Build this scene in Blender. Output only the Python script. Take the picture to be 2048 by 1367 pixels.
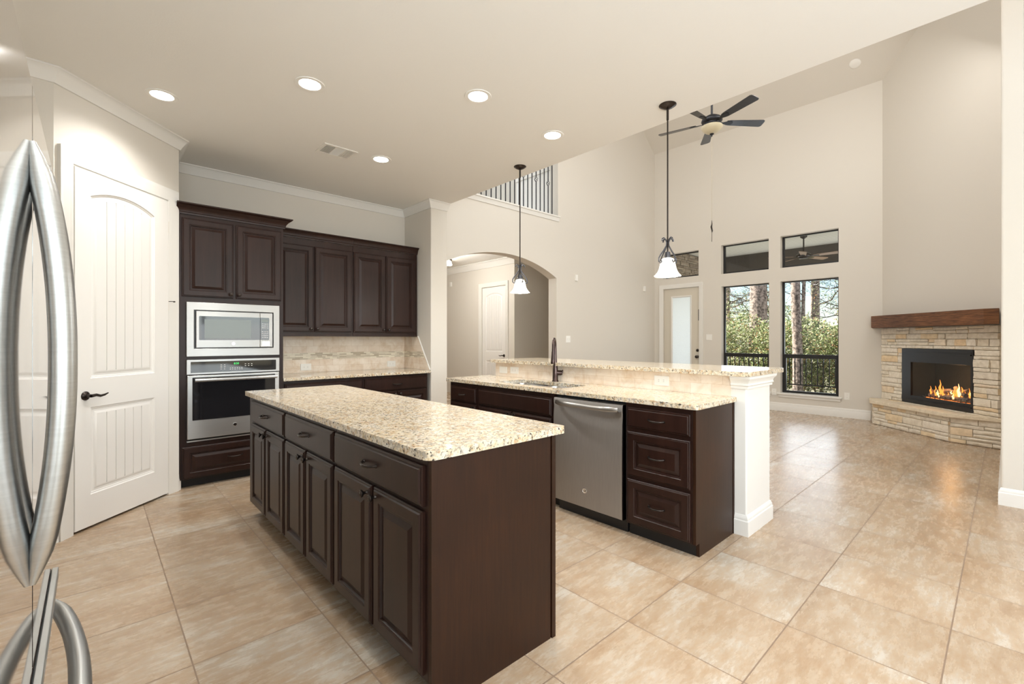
import bpy, bmesh, math, random
from mathutils import Vector, Matrix
from mathutils.geometry import tessellate_polygon
random.seed(7)
PI = math.pi
SC = bpy.context.scene
for o in list(bpy.data.objects): bpy.data.objects.remove(o, do_unlink=True)
COL = SC.collection

# ------------------------------------------------------------------ camera
cam_d = bpy.data.cameras.new('camera'); cam = bpy.data.objects.new('camera', cam_d); COL.objects.link(cam)
cam.location = (0, 0, 1.30)
cam.rotation_euler = (PI/2, 0, math.radians(47.35) - PI/2)
cam_d.sensor_fit = 'HORIZONTAL'; cam_d.sensor_width = 36.0
cam_d.lens = 36.0*912/2048
cam_d.shift_y = -5.5/2048
cam_d.clip_start = 0.01; cam_d.clip_end = 300
SC.camera = cam

# ------------------------------------------------------------------ view, world, sun, big lights
SC.view_settings.view_transform = 'Standard'; SC.view_settings.look = 'None'
SC.view_settings.exposure = 0.28; SC.view_settings.gamma = 1.0
SC.view_settings.use_curve_mapping = False
SC.cycles.max_bounces = 10; SC.cycles.diffuse_bounces = 6; SC.cycles.glossy_bounces = 4
SC.cycles.transmission_bounces = 6; SC.cycles.transparent_max_bounces = 10
SC.cycles.sample_clamp_indirect = 4.0; SC.cycles.caustics_reflective = False; SC.cycles.caustics_refractive = False
W = bpy.data.worlds.new('world'); SC.world = W; W.use_nodes = True
wn = W.node_tree.nodes; wl = W.node_tree.links
bg = wn['Background']
sky = wn.new('ShaderNodeTexSky'); sky.sky_type = 'NISHITA'; sky.sun_disc = False
sky.sun_elevation = math.radians(42); sky.sun_rotation = math.radians(200)
sky.air_density = 1.0; sky.dust_density = 0.6; sky.ozone_density = 1.0
wl.new(sky.outputs[0], bg.inputs[0]); bg.inputs[1].default_value = 0.20

def sun_lamp(direction, energy):
    d = bpy.data.lights.new('sun', 'SUN'); d.energy = energy; d.angle = math.radians(0.6); d.color = (1, .95, .86)
    o = bpy.data.objects.new('sun', d); COL.objects.link(o)
    o.rotation_euler = Vector(direction).to_track_quat('-Z', 'Y').to_euler()
    return o
sun_lamp((0.22, -0.72, -0.66), 11.0)

def area(name, loc, direction, sx, sy, energy, color=(1, 1, 1)):
    d = bpy.data.lights.new(name, 'AREA'); d.shape = 'RECTANGLE'; d.size = sx; d.size_y = sy
    d.energy = energy; d.color = color
    o = bpy.data.objects.new(name, d); COL.objects.link(o); o.location = loc
    o.rotation_euler = Vector(direction).to_track_quat('-Z', 'Y').to_euler()
    return o
# area lamps: daylight at the great-room windows, the rest added as unseen fill
area('breakfast_fill', (1.9, -2.93, 1.55), (0.0, 1, 1.0), 3.0, 1.9, 84, (.84, .925, 1))  # added fill at an invented window behind the camera, tilted up
area('side_fill', (-.93, -1.55, 1.55), (1, 0.1, 1.0), 2.4, 1.8, 175, (.84, .925, 1))  # added fill from the unseen left side, lifts the kitchen ceiling
area('daylight_patio_door', (9.75, 4.69, 1.3), (-1, 0, 0), .6, 2.0, 3, (.9, .95, 1))  # lamp added outside the blind so its slats look bright
area('porch_fill', (12.2, 2.6, 1.0), (-.75, 0, .65), 7.0, 1.6, 80, (.95, .97, 1))  # added lamp in place of garden bounce, brightens the porch ceiling
area('dining_fill', (4.3, -2.93, 1.7), (-0.05, 1, 0.05), 1.6, 2.2, 12, (1, .985, .96))  # weak added fill at another invented window behind the camera
area('daylight_left_window', (9.18, 3.41, 1.34), (-1, 0, 0), .84, 1.95, 7, (.78, .89, 1))
area('daylight_right_window', (9.18, 2.35, 1.34), (-1, 0, 0), .84, 1.95, 7, (.78, .89, 1))
area('great_room_back_fill', (4.6, -2.9, 4.8), (0.3, 1, -0.35), 2.2, 1.6, 45, (1, .985, .97))  # unseen lamp added high behind the camera to lift the great room
area('great_room_front_fill', (3.45, 2.3, 5.0), (1, -.12, -.55), 4.2, 1.6, 125, (1, .985, .965))  # added to even out the great-room walls; no opening here
area('great_room_side_fill', (6.5, .06, 4.9), (-0.05, 1, -.75), 2.2, 1.5, 95, (1, .985, .965))  # added fill on the hidden side wall, which has no window
area('loft_fill', (4.4, 8.8, 4.9), (0, -1, -0.1), 2.5, 1.6, 48, (.80, .89, 1))  # added bluish fill inside the loft; no window is built there

# ------------------------------------------------------------------ material helpers
MATS = {}
def mat(name):
    m = bpy.data.materials.new(name); m.use_nodes = True
    nt = m.node_tree; b = nt.nodes['Principled BSDF']
    MATS[name] = m
    return m, nt, b
def N(nt, t, **kw):
    n = nt.nodes.new(t)
    for k, v in kw.items(): setattr(n, k, v)
    return n
def L(nt, a, b): nt.links.new(a, b)
def simple(name, col, rough=.5, metal=0., spec=.5, bump=None, coat=0):
    m, nt, b = mat(name)
    b.inputs['Base Color'].default_value = (*col, 1); b.inputs['Roughness'].default_value = rough
    b.inputs['Metallic'].default_value = metal; b.inputs['Specular IOR Level'].default_value = spec
    if coat: b.inputs['Coat Weight'].default_value = coat; b.inputs['Coat Roughness'].default_value = .15
    if bump:
        tc = N(nt, 'ShaderNodeTexCoord'); no = N(nt, 'ShaderNodeTexNoise'); no.inputs['Scale'].default_value = bump[0]
        no.inputs['Detail'].default_value = 3
        bp = N(nt, 'ShaderNodeBump'); bp.inputs['Strength'].default_value = bump[1]; bp.inputs['Distance'].default_value = bump[2]
        L(nt, tc.outputs['Object'], no.inputs['Vector']); L(nt, no.outputs['Fac'], bp.inputs['Height']); L(nt, bp.outputs[0], b.inputs['Normal'])
    return m
def emit(name, col, s):
    m = bpy.data.materials.new(name); m.use_nodes = True; nt = m.node_tree
    for n in list(nt.nodes): nt.nodes.remove(n)
    e = N(nt, 'ShaderNodeEmission'); o = N(nt, 'ShaderNodeOutputMaterial')
    e.inputs[0].default_value = (*col, 1); e.inputs[1].default_value = s; L(nt, e.outputs[0], o.inputs[0]); return m
def ramp(nt, stops, interp='LINEAR'):
    r = N(nt, 'ShaderNodeValToRGB'); cr = r.color_ramp; cr.interpolation = interp
    while len(cr.elements) < len(stops): cr.elements.new(.5)
    for e, (p, c) in zip(cr.elements, stops): e.position = p; e.color = (*c, 1) if len(c) == 3 else c
    return r
def mth(nt, op, a, b=None):
    n = N(nt, 'ShaderNodeMath', operation=op)
    for i, v in enumerate((a, b)):
        if v is None: continue
        if isinstance(v, (int, float)): n.inputs[i].default_value = v
        else: L(nt, v, n.inputs[i])
    return n.outputs[0]
def mixc(nt, fac, a, b, blend='MIX'):
    n = N(nt, 'ShaderNodeMix', data_type='RGBA', blend_type=blend)
    for s, v in ((0, fac), (6, a), (7, b)):
        if isinstance(v, (int, float)): n.inputs[s].default_value = v
        elif isinstance(v, tuple): n.inputs[s].default_value = (*v, 1)
        else: L(nt, v, n.inputs[s])
    return n.outputs[2]
def mapping(nt, src, scale=(1, 1, 1), rot=(0, 0, 0), loc=(0, 0, 0)):
    mp = N(nt, 'ShaderNodeMapping'); mp.inputs['Scale'].default_value = scale; mp.inputs['Rotation'].default_value = rot
    mp.inputs['Location'].default_value = loc; L(nt, src, mp.inputs[0]); return mp.outputs[0]
def noise(nt, vec, scale, detail=4, rough=.5, dist=0):
    n = N(nt, 'ShaderNodeTexNoise'); n.inputs['Scale'].default_value = scale; n.inputs['Detail'].default_value = detail
    n.inputs['Roughness'].default_value = rough; n.inputs['Distortion'].default_value = dist
    if vec is not None: L(nt, vec, n.inputs['Vector'])
    return n.outputs['Fac']

M_WALL = simple('wall_paint', (.66, .62, .555), .75, spec=.25, bump=(170, .25, .0015))
M_CEIL = simple('ceiling_paint', (.80, .78, .735), .8, spec=.2, bump=(120, .25, .002))
M_TRIM = simple('trim_paint', (.76, .74, .695), .38, spec=.4)
M_DOORP = simple('door_paint', (.81, .79, .755), .35, spec=.4)
M_BEIGED = simple('patio_door_paint', (.60, .55, .46), .4)
M_BRONZE = simple('oil_rubbed_bronze', (.045, .036, .032), .27, metal=.8)
M_FAUCET = simple('bronze_faucet_finish', (.075, .05, .045), .25, metal=.85)
M_IRON = simple('black_iron', (.012, .013, .017), .4, metal=.3)
M_PIRON = simple('pewter_iron', (.09, .09, .10), .35, metal=.7)
M_BLACK = simple('black_enamel', (.008, .008, .009), .3)
M_MATTE = simple('matte_black', (.006, .006, .006), .8)
M_BGLASS = simple('black_glass', (.012, .012, .014), .05, spec=.6)
M_SCREEN = simple('microwave_screen', (.13, .15, .14), .22, spec=.6)
M_WHITEP = simple('white_plastic', (.82, .80, .75), .35)
M_SLOT = simple('outlet_slot', (.10, .09, .08), .6)
M_PRINT = simple('panel_print', (.75, .75, .75), .5)
M_CHROME = simple('badge_chrome', (.8, .8, .8), .15, metal=1)
M_DKFRAME = simple('window_frame_black', (.010, .010, .011), .35)
M_HINGE = simple('satin_hinge', (.72, .68, .60), .4, metal=.3)
M_SINK = simple('sink_steel', (.62, .61, .60), .22, metal=1)
M_GRILLE = simple('vent_white', (.78, .75, .69), .45)
M_DUCT = simple('duct_grey', (.30, .31, .31), .6)
M_FLAME1 = emit('flame_orange', (1.0, .26, .04), 2.0)
M_FLAME2 = emit('flame_yellow', (1.0, .62, .20), 3.0)
M_EMBER = emit('ember_glow', (1.0, .22, .04), 2.0)
M_LAMP = emit('lamp_lens', (1.0, .97, .92), 22)
M_DISPLAY = emit('display_green', (.1, 1.0, .25), 1.3)
M_SHADE = None

def stainless(name, base, rough, streak=(1, 1, 60), aniso=.0, bstr=.05, dist=.0006, rot=0.):
    m, nt, b = mat(name)
    tc = N(nt, 'ShaderNodeTexCoord'); v = mapping(nt, tc.outputs['Object'], streak)
    n = noise(nt, v, 9, 3)
    r = ramp(nt, [(0.3, tuple(c*.90 for c in base)), (.7, base)]); L(nt, n, r.inputs[0]); L(nt, r.outputs[0], b.inputs['Base Color'])
    b.inputs['Metallic'].default_value = 1; b.inputs['Roughness'].default_value = rough
    b.inputs['Anisotropic'].default_value = aniso; b.inputs['Anisotropic Rotation'].default_value = rot
    if aniso:
        tg = N(nt, 'ShaderNodeCombineXYZ'); tg.inputs[2].default_value = 1; L(nt, tg.outputs[0], b.inputs['Tangent'])
    return m
M_STEEL = stainless('brushed_steel', (.43, .42, .405), .33, (1, 1, 80), aniso=.88)
M_STEELDW = stainless('dishwasher_steel', (.42, .405, .39), .33, (40, 40, 1), aniso=.97)
M_FRIDGE = stainless('fridge_steel', (.80, .785, .78), .045, (1, 40, 1))
M_FHANDLE = stainless('fridge_handle_steel', (.56, .57, .56), .36, (1, 1, 30))

def wood(name, c1, c2, rough, gscale=(14, 14, 1.2), bump=.08, coat=0.):
    m, nt, b = mat(name)
    tc = N(nt, 'ShaderNodeTexCoord'); v = mapping(nt, tc.outputs['Object'], gscale)
    n1 = noise(nt, v, 3.0, 6, .6, .6); n2 = noise(nt, tc.outputs['Object'], 2.3, 2)
    r = ramp(nt, [(.3, c1), (.7, c2)]); L(nt, n1, r.inputs[0])
    r2 = ramp(nt, [(.3, (.78, .78, .78)), (.75, (1.25, 1.2, 1.15))]); L(nt, n2, r2.inputs[0])
    L(nt, mixc(nt, 1.0, r.outputs[0], r2.outputs[0], 'MULTIPLY'), b.inputs['Base Color'])
    b.inputs['Roughness'].default_value = rough; b.inputs['Specular IOR Level'].default_value = .30
    if coat: b.inputs['Coat Weight'].default_value = coat; b.inputs['Coat Roughness'].default_value = .25
    bp = N(nt, 'ShaderNodeBump'); bp.inputs['Strength'].default_value = bump; bp.inputs['Distance'].default_value = .001
    L(nt, n1, bp.inputs['Height']); L(nt, bp.outputs[0], b.inputs['Normal'])
    return m
M_CAB = wood('espresso_cabinet_wood', (.015, .0057, .0039), (.026, .0105, .0072), .35, (10, 10, .8))
M_CABSIDE = wood('espresso_panel_veneer', (.017, .0054, .0018), (.031, .0105, .0036), .40, (26, 26, 1.4))
M_KICK = simple('toe_kick_black', (.008, .006, .005), .6)
M_MANTEL = wood('oak_mantel_wood', (.045, .017, .007), (.21, .092, .036), .6, (2.2, 2.2, 30), .6)
M_LOG = wood('ceramic_log', (.10, .06, .045), (.34, .24, .19), .9, (12, 12, 3), 1.)
M_BLADE = simple('fan_blade_wood', (.028, .026, .028), .25)
M_BLADE2 = simple('porch_fan_blade', (.28, .17, .10), .5)

def granite(name, stretch=(1, 1, 1), light=1.0):
    m, nt, b = mat(name)
    tc = N(nt, 'ShaderNodeTexCoord'); o = mapping(nt, tc.outputs['Object'], stretch)
    big = noise(nt, o, 5, 4, .6, .4); mid = noise(nt, o, 42, 5, .65, .4); fine = noise(nt, o, 82, 4, .6, .2); f2 = noise(nt, mapping(nt, o, (1, 1, 1), loc=(7, 3, 5)), 52, 5, .7, .2)
    base = ramp(nt, [(.28, (.42, .31, .18)), (.42, (.58, .49, .35)), (.54, (.66, .605, .505)), (.72, (.67, .645, .59))])
    L(nt, mid, base.inputs[0])
    tint = ramp(nt, [(.32, (1.02, .95, .84)), (.68, (1.0, 1.0, 1.0))]); L(nt, big, tint.inputs[0])
    c = mixc(nt, 1.0, base.outputs[0], tint.outputs[0], 'MULTIPLY')
    g1 = ramp(nt, [(.53, (0, 0, 0)), (.58, (1, 1, 1))]); L(nt, f2, g1.inputs[0])
    c = mixc(nt, mth(nt, 'MULTIPLY', g1.outputs[0], .70), c, (.27, .24, .205))
    vo = N(nt, 'ShaderNodeTexVoronoi'); vo.inputs['Scale'].default_value = 85; L(nt, o, vo.inputs['Vector'])
    sep = N(nt, 'ShaderNodeSeparateColor'); L(nt, vo.outputs['Color'], sep.inputs[0])
    g2 = ramp(nt, [(.88, (0, 0, 0)), (.93, (1, 1, 1))]); L(nt, sep.outputs[1], g2.inputs[0])
    c = mixc(nt, mth(nt, 'MULTIPLY', g2.outputs[0], .55), c, (.42, .22, .09))
    dk = ramp(nt, [(.585, (0, 0, 0)), (.63, (1, 1, 1))]); L(nt, fine, dk.inputs[0])
    c = mixc(nt, dk.outputs[0], c, (.055, .045, .038))
    L(nt, c, b.inputs['Base Color']); b.inputs['Roughness'].default_value = .10
    return m
M_GRAN = granite('granite')

def floor_mat():
    m, nt, b = mat('travertine_floor_tile')
    g = N(nt, 'ShaderNodeTexCoord'); s = N(nt, 'ShaderNodeSeparateXYZ'); L(nt, g.outputs['Object'], s.inputs[0])
    u = mth(nt, 'DIVIDE', mth(nt, 'SUBTRACT', s.outputs[0], .297), .507)
    v = mth(nt, 'DIVIDE', mth(nt, 'SUBTRACT', s.outputs[1], .170), .508)
    iu = mth(nt, 'FLOOR', u); iv = mth(nt, 'FLOOR', v); fu = mth(nt, 'FRACT', u); fv = mth(nt, 'FRACT', v)
    cid = N(nt, 'ShaderNodeCombineXYZ'); L(nt, iu, cid.inputs[0]); L(nt, iv, cid.inputs[1])
    wnz = N(nt, 'ShaderNodeTexWhiteNoise', noise_dimensions='3D'); L(nt, cid.outputs[0], wnz.inputs['Vector'])
    off = N(nt, 'ShaderNodeVectorMath', operation='SCALE'); L(nt, wnz.outputs['Color'], off.inputs[0]); off.inputs['Scale'].default_value = 23
    add = N(nt, 'ShaderNodeVectorMath', operation='ADD'); L(nt, g.outputs['Object'], add.inputs[0]); L(nt, off.outputs[0], add.inputs[1])
    st = mapping(nt, add.outputs[0], (1.0, 2.2, 1)); st2 = mapping(nt, add.outputs[0], (1.5, 5.0, 1))
    a = noise(nt, st, 1.7, 9, .60, .25); c2 = noise(nt, st2, 5, 7, .72, .15); pit = noise(nt, add.outputs[0], 70, 4, .7)
    r = ramp(nt, [(.36, (.29, .185, .105)), (.45, (.375, .26, .165)), (.52, (.43, .325, .225)), (.57, (.46, .375, .285)), (.62, (.52, .465, .39))])
    c3 = noise(nt, st2, 22, 5, .75, .1)
    L(nt, mth(nt, 'ADD', mth(nt, 'ADD', mth(nt, 'MULTIPLY', a, .48), mth(nt, 'MULTIPLY', c2, .34)), mth(nt, 'MULTIPLY', c3, .20)), r.inputs[0])
    tv = N(nt, 'ShaderNodeMapRange'); tv.inputs['To Min'].default_value = .93; tv.inputs['To Max'].default_value = 1.05
    L(nt, wnz.outputs['Value'], tv.inputs[0])
    cm = N(nt, 'ShaderNodeCombineXYZ'); [L(nt, tv.outputs[0], cm.inputs[i]) for i in range(3)]
    col = mixc(nt, 1.0, r.outputs[0], cm.outputs[0], 'MULTIPLY')
    pr = ramp(nt, [(.66, (0, 0, 0)), (.74, (1, 1, 1))]); L(nt, pit, pr.inputs[0])
    col = mixc(nt, mth(nt, 'MULTIPLY', pr.outputs[0], .35), col, (.45, .30, .18))
    def near(f):
        lo = mth(nt, 'LESS_THAN', f, .0055); hi = mth(nt, 'GREATER_THAN', f, .9945); return mth(nt, 'MAXIMUM', lo, hi)
    gr = mth(nt, 'MAXIMUM', near(fu), near(fv))
    col = mixc(nt, gr, col, (.22, .15, .10))
    L(nt, col, b.inputs['Base Color'])
    rr = N(nt, 'ShaderNodeMapRange'); rr.inputs['To Min'].default_value = .20; rr.inputs['To Max'].default_value = .34
    L(nt, c2, rr.inputs[0]); L(nt, mth(nt, 'MAXIMUM', rr.outputs[0], mth(nt, 'MULTIPLY', gr, .8)), b.inputs['Roughness'])
    bp = N(nt, 'ShaderNodeBump'); bp.inputs['Strength'].default_value = .25; bp.inputs['Distance'].default_value = .0015
    L(nt, mth(nt, 'SUBTRACT', mth(nt, 'MULTIPLY', c2, .12), gr), bp.inputs['Height']); L(nt, bp.outputs[0], b.inputs['Normal'])
    b.inputs['Specular IOR Level'].default_value = .55
    return m
M_FLOOR = floor_mat()

def splash_mat(name, axes, z0, band=None, bw=.152, bh=.0762, shift=0.):
    """travertine subway tile; axes = which object axis runs along the wall"""
    m, nt, b = mat(name)
    g = N(nt, 'ShaderNodeTexCoord'); s = N(nt, 'ShaderNodeSeparateXYZ'); L(nt, g.outputs['Object'], s.inputs[0])
    c = N(nt, 'ShaderNodeCombineXYZ'); L(nt, mth(nt, 'ADD', s.outputs[axes], shift), c.inputs[0]); L(nt, mth(nt, 'SUBTRACT', s.outputs[2], z0), c.inputs[1])
    br = N(nt, 'ShaderNodeTexBrick'); br.inputs['Scale'].default_value = 1; br.inputs['Brick Width'].default_value = bw
    br.inputs['Row Height'].default_value = bh; br.inputs['Mortar Size'].default_value = .0013; br.inputs['Mortar Smooth'].default_value = .2
    br.inputs['Color1'].default_value = (.80, .715, .62, 1); br.inputs['Color2'].default_value = (.72, .60, .48, 1)
    br.inputs['Mortar'].default_value = (.62, .50, .38, 1); br.inputs['Bias'].default_value = -.25
    L(nt, c.outputs[0], br.inputs['Vector'])
    n = noise(nt, g.outputs['Object'], 9, 6, .65, .5); r = ramp(nt, [(.30, (.86, .76, .64)), (.5, (1, .98, .95)), (.7, (1.08, 1.08, 1.08))]); L(nt, n, r.inputs[0])
    col = mixc(nt, 1, br.outputs['Color'], r.outputs[0], 'MULTIPLY')
    if band:
        b2 = N(nt, 'ShaderNodeTexBrick'); b2.inputs['Scale'].default_value = 1; b2.inputs['Brick Width'].default_value = .085
        b2.inputs['Row Height'].default_value = .0152; b2.inputs['Mortar Size'].default_value = .0009; b2.offset = .37; b2.squash = .7; b2.squash_frequency = 3
        b2.inputs['Color1'].default_value = (.86, .80, .66, 1); b2.inputs['Color2'].default_value = (.44, .37, .27, 1); b2.inputs['Mortar'].default_value = (.58, .48, .36, 1)
        L(nt, c.outputs[0], b2.inputs['Vector'])
        zz = s.outputs[2]; k = mth(nt, 'MULTIPLY', mth(nt, 'GREATER_THAN', zz, band[0]), mth(nt, 'LESS_THAN', zz, band[1]))
        col = mixc(nt, k, col, b2.outputs['Color'])
    L(nt, col, b.inputs['Base Color']); b.inputs['Roughness'].default_value = .32
    bp = N(nt, 'ShaderNodeBump'); bp.inputs['Strength'].default_value = .3; bp.inputs['Distance'].default_value = .002; bp.invert = True
    L(nt, br.outputs['Fac'], bp.inputs['Height']); L(nt, bp.outputs[0], b.inputs['Normal'])
    return m
M_SPLASH = splash_mat('travertine_backsplash', 0, .914, band=(1.065, 1.142))
M_SPLASH2 = splash_mat('travertine_backsplash_return', 1, .914, band=(1.065, 1.142))
M_SPLASHB = splash_mat('travertine_bar_tile', 1, .9135, shift=.05)

def island_stone(name, stops, bump=.9, rough=.85, sc=18):
    m, nt, b = mat(name)
    ge = N(nt, 'ShaderNodeNewGeometry'); r = ramp(nt, stops, 'LINEAR'); L(nt, ge.outputs['Random Per Island'], r.inputs[0])
    tc = N(nt, 'ShaderNodeTexCoord'); n = noise(nt, tc.outputs['Object'], sc, 7, .65, .3)
    r2 = ramp(nt, [(.3, (.80, .76, .70)), (.65, (1.06, 1.05, 1.04))] if name != 'pine_bark' else [(.42, (.35, .33, .32)), (.56, (1.35, 1.3, 1.25))]); L(nt, n, r2.inputs[0])
    L(nt, mixc(nt, 1, r.outputs[0], r2.outputs[0], 'MULTIPLY'), b.inputs['Base Color']); b.inputs['Roughness'].default_value = rough
    bp = N(nt, 'ShaderNodeBump'); bp.inputs['Strength'].default_value = bump; bp.inputs['Distance'].default_value = .008
    L(nt, n, bp.inputs['Height']); L(nt, bp.outputs[0], b.inputs['Normal']); return m
M_STONE = island_stone('cream_ledgestone', [(0, (.80, .73, .60)), (.35, (.84, .78, .67)), (.62, (.76, .70, .60)), (.80, (.86, .80, .70)), (.86, (.80, .62, .40)), (1, (.82, .68, .48))])
M_MORTAR = simple('stone_mortar', (.60, .52, .42), .95, bump=(60, .6, .004))
M_SLAB = island_stone('hearth_slab_stone', [(0, (.74, .65, .50)), (1, (.78, .70, .57))], .6)
M_PSTONE = island_stone('porch_wall_stone', [(0, (.28, .22, .17)), (1, (.45, .37, .29))], 1.)
M_BARK = island_stone('pine_bark', [(0, (.30, .235, .20)), (1, (.40, .32, .28))], 1., .95, 14)
M_TWIG = simple('twig_bark', (.13, .10, .08), .9)
def leaf_mat(name, stops):
    m, nt, b = mat(name)
    ge = N(nt, 'ShaderNodeNewGeometry'); r = ramp(nt, stops); L(nt, ge.outputs['Random Per Island'], r.inputs[0])
    L(nt, r.outputs[0], b.inputs['Base Color']); b.inputs['Roughness'].default_value = .5
    tr = N(nt, 'ShaderNodeBsdfTranslucent'); L(nt, r.outputs[0], tr.inputs[0]); mx = N(nt, 'ShaderNodeMixShader'); mx.inputs[0].default_value = .35
    out = nt.nodes['Material Output']; L(nt, b.outputs[0], mx.inputs[1]); L(nt, tr.outputs[0], mx.inputs[2]); L(nt, mx.outputs[0], out.inputs[0]); return m
M_LEAF = leaf_mat('bush_leaves', [(0, (.05, .08, .02)), (.3, (.16, .22, .06)), (.55, (.42, .48, .18)), (.75, (.66, .66, .36)), (.88, (.84, .80, .56)), (.93, (.55, .30, .14)), (1, (.45, .22, .10))])
M_LEAFR = leaf_mat('russet_leaves', [(0, (.28, .30, .12)), (.4, (.55, .40, .24)), (.7, (.66, .48, .34)), (1, (.50, .52, .24))])
M_GROUND = simple('garden_ground', (.34, .30, .19), .95, bump=(8, .8, .05))
M_DECK = simple('porch_slab', (.70, .67, .62), .8)
def bead():
    m, nt, b = mat('beadboard_ceiling')
    g = N(nt, 'ShaderNodeTexCoord'); w = N(nt, 'ShaderNodeTexWave', wave_type='BANDS', bands_direction='X'); w.inputs['Scale'].default_value = 3.2
    L(nt, g.outputs['Object'], w.inputs[0]); r = ramp(nt, [(0, (.30, .26, .20)), (.25, (.85, .80, .68))]); L(nt, w.outputs['Fac'], r.inputs[0]); L(nt, r.outputs[0], b.inputs['Base Color']); return m
M_BEAD = bead()
M_BEAM = simple('porch_beam_brown', (.085, .07, .06), .7, bump=(20, .5, .01))
def pane_mat():
    m = bpy.data.materials.new('window_glass'); m.use_nodes = True; nt = m.node_tree
    for n in list(nt.nodes): nt.nodes.remove(n)
    t = N(nt, 'ShaderNodeBsdfTransparent'); t.inputs[0].default_value = (.96, .98, .98, 1)
    g = N(nt, 'ShaderNodeBsdfGlossy'); g.inputs['Roughness'].default_value = .0; f = N(nt, 'ShaderNodeLayerWeight'); f.inputs[0].default_value = .5
    fr_ = mth(nt, 'ADD', mth(nt, 'MULTIPLY', mth(nt, 'POWER', f.outputs['Facing'], 5.0), .8), .025)
    mx = N(nt, 'ShaderNodeMixShader'); o = N(nt, 'ShaderNodeOutputMaterial')
    L(nt, fr_, mx.inputs[0]); L(nt, t.outputs[0], mx.inputs[1]); L(nt, g.outputs[0], mx.inputs[2]); L(nt, mx.outputs[0], o.inputs[0]); return m
M_PANE = pane_mat()
def shade_mat(name, e, col=(1, .93, .80), base=(.9, .85, .75)):
    m, nt, b = mat(name); b.inputs['Base Color'].default_value = (*base, 1); b.inputs['Roughness'].default_value = .35
    b.inputs['Emission Color'].default_value = (*col, 1); b.inputs['Emission Strength'].default_value = e; return m
M_SHADE = shade_mat('frosted_shade_lit', 2.6)
M_BOWL = simple('alabaster_bowl', (.62, .55, .38), .3)
def blind_mat():
    m, nt, b = mat('blind_slats'); b.inputs['Base Color'].default_value = (.86, .87, .86, 1); b.inputs['Roughness'].default_value = .6
    tr = N(nt, 'ShaderNodeBsdfTranslucent'); tr.inputs[0].default_value = (.97, .98, .97, 1); mx = N(nt, 'ShaderNodeMixShader'); mx.inputs[0].default_value = .65
    out = nt.nodes['Material Output']; L(nt, b.outputs[0], mx.inputs[1]); L(nt, tr.outputs[0], mx.inputs[2]); L(nt, mx.outputs[0], out.inputs[0]); return m
M_BLIND = blind_mat()

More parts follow.
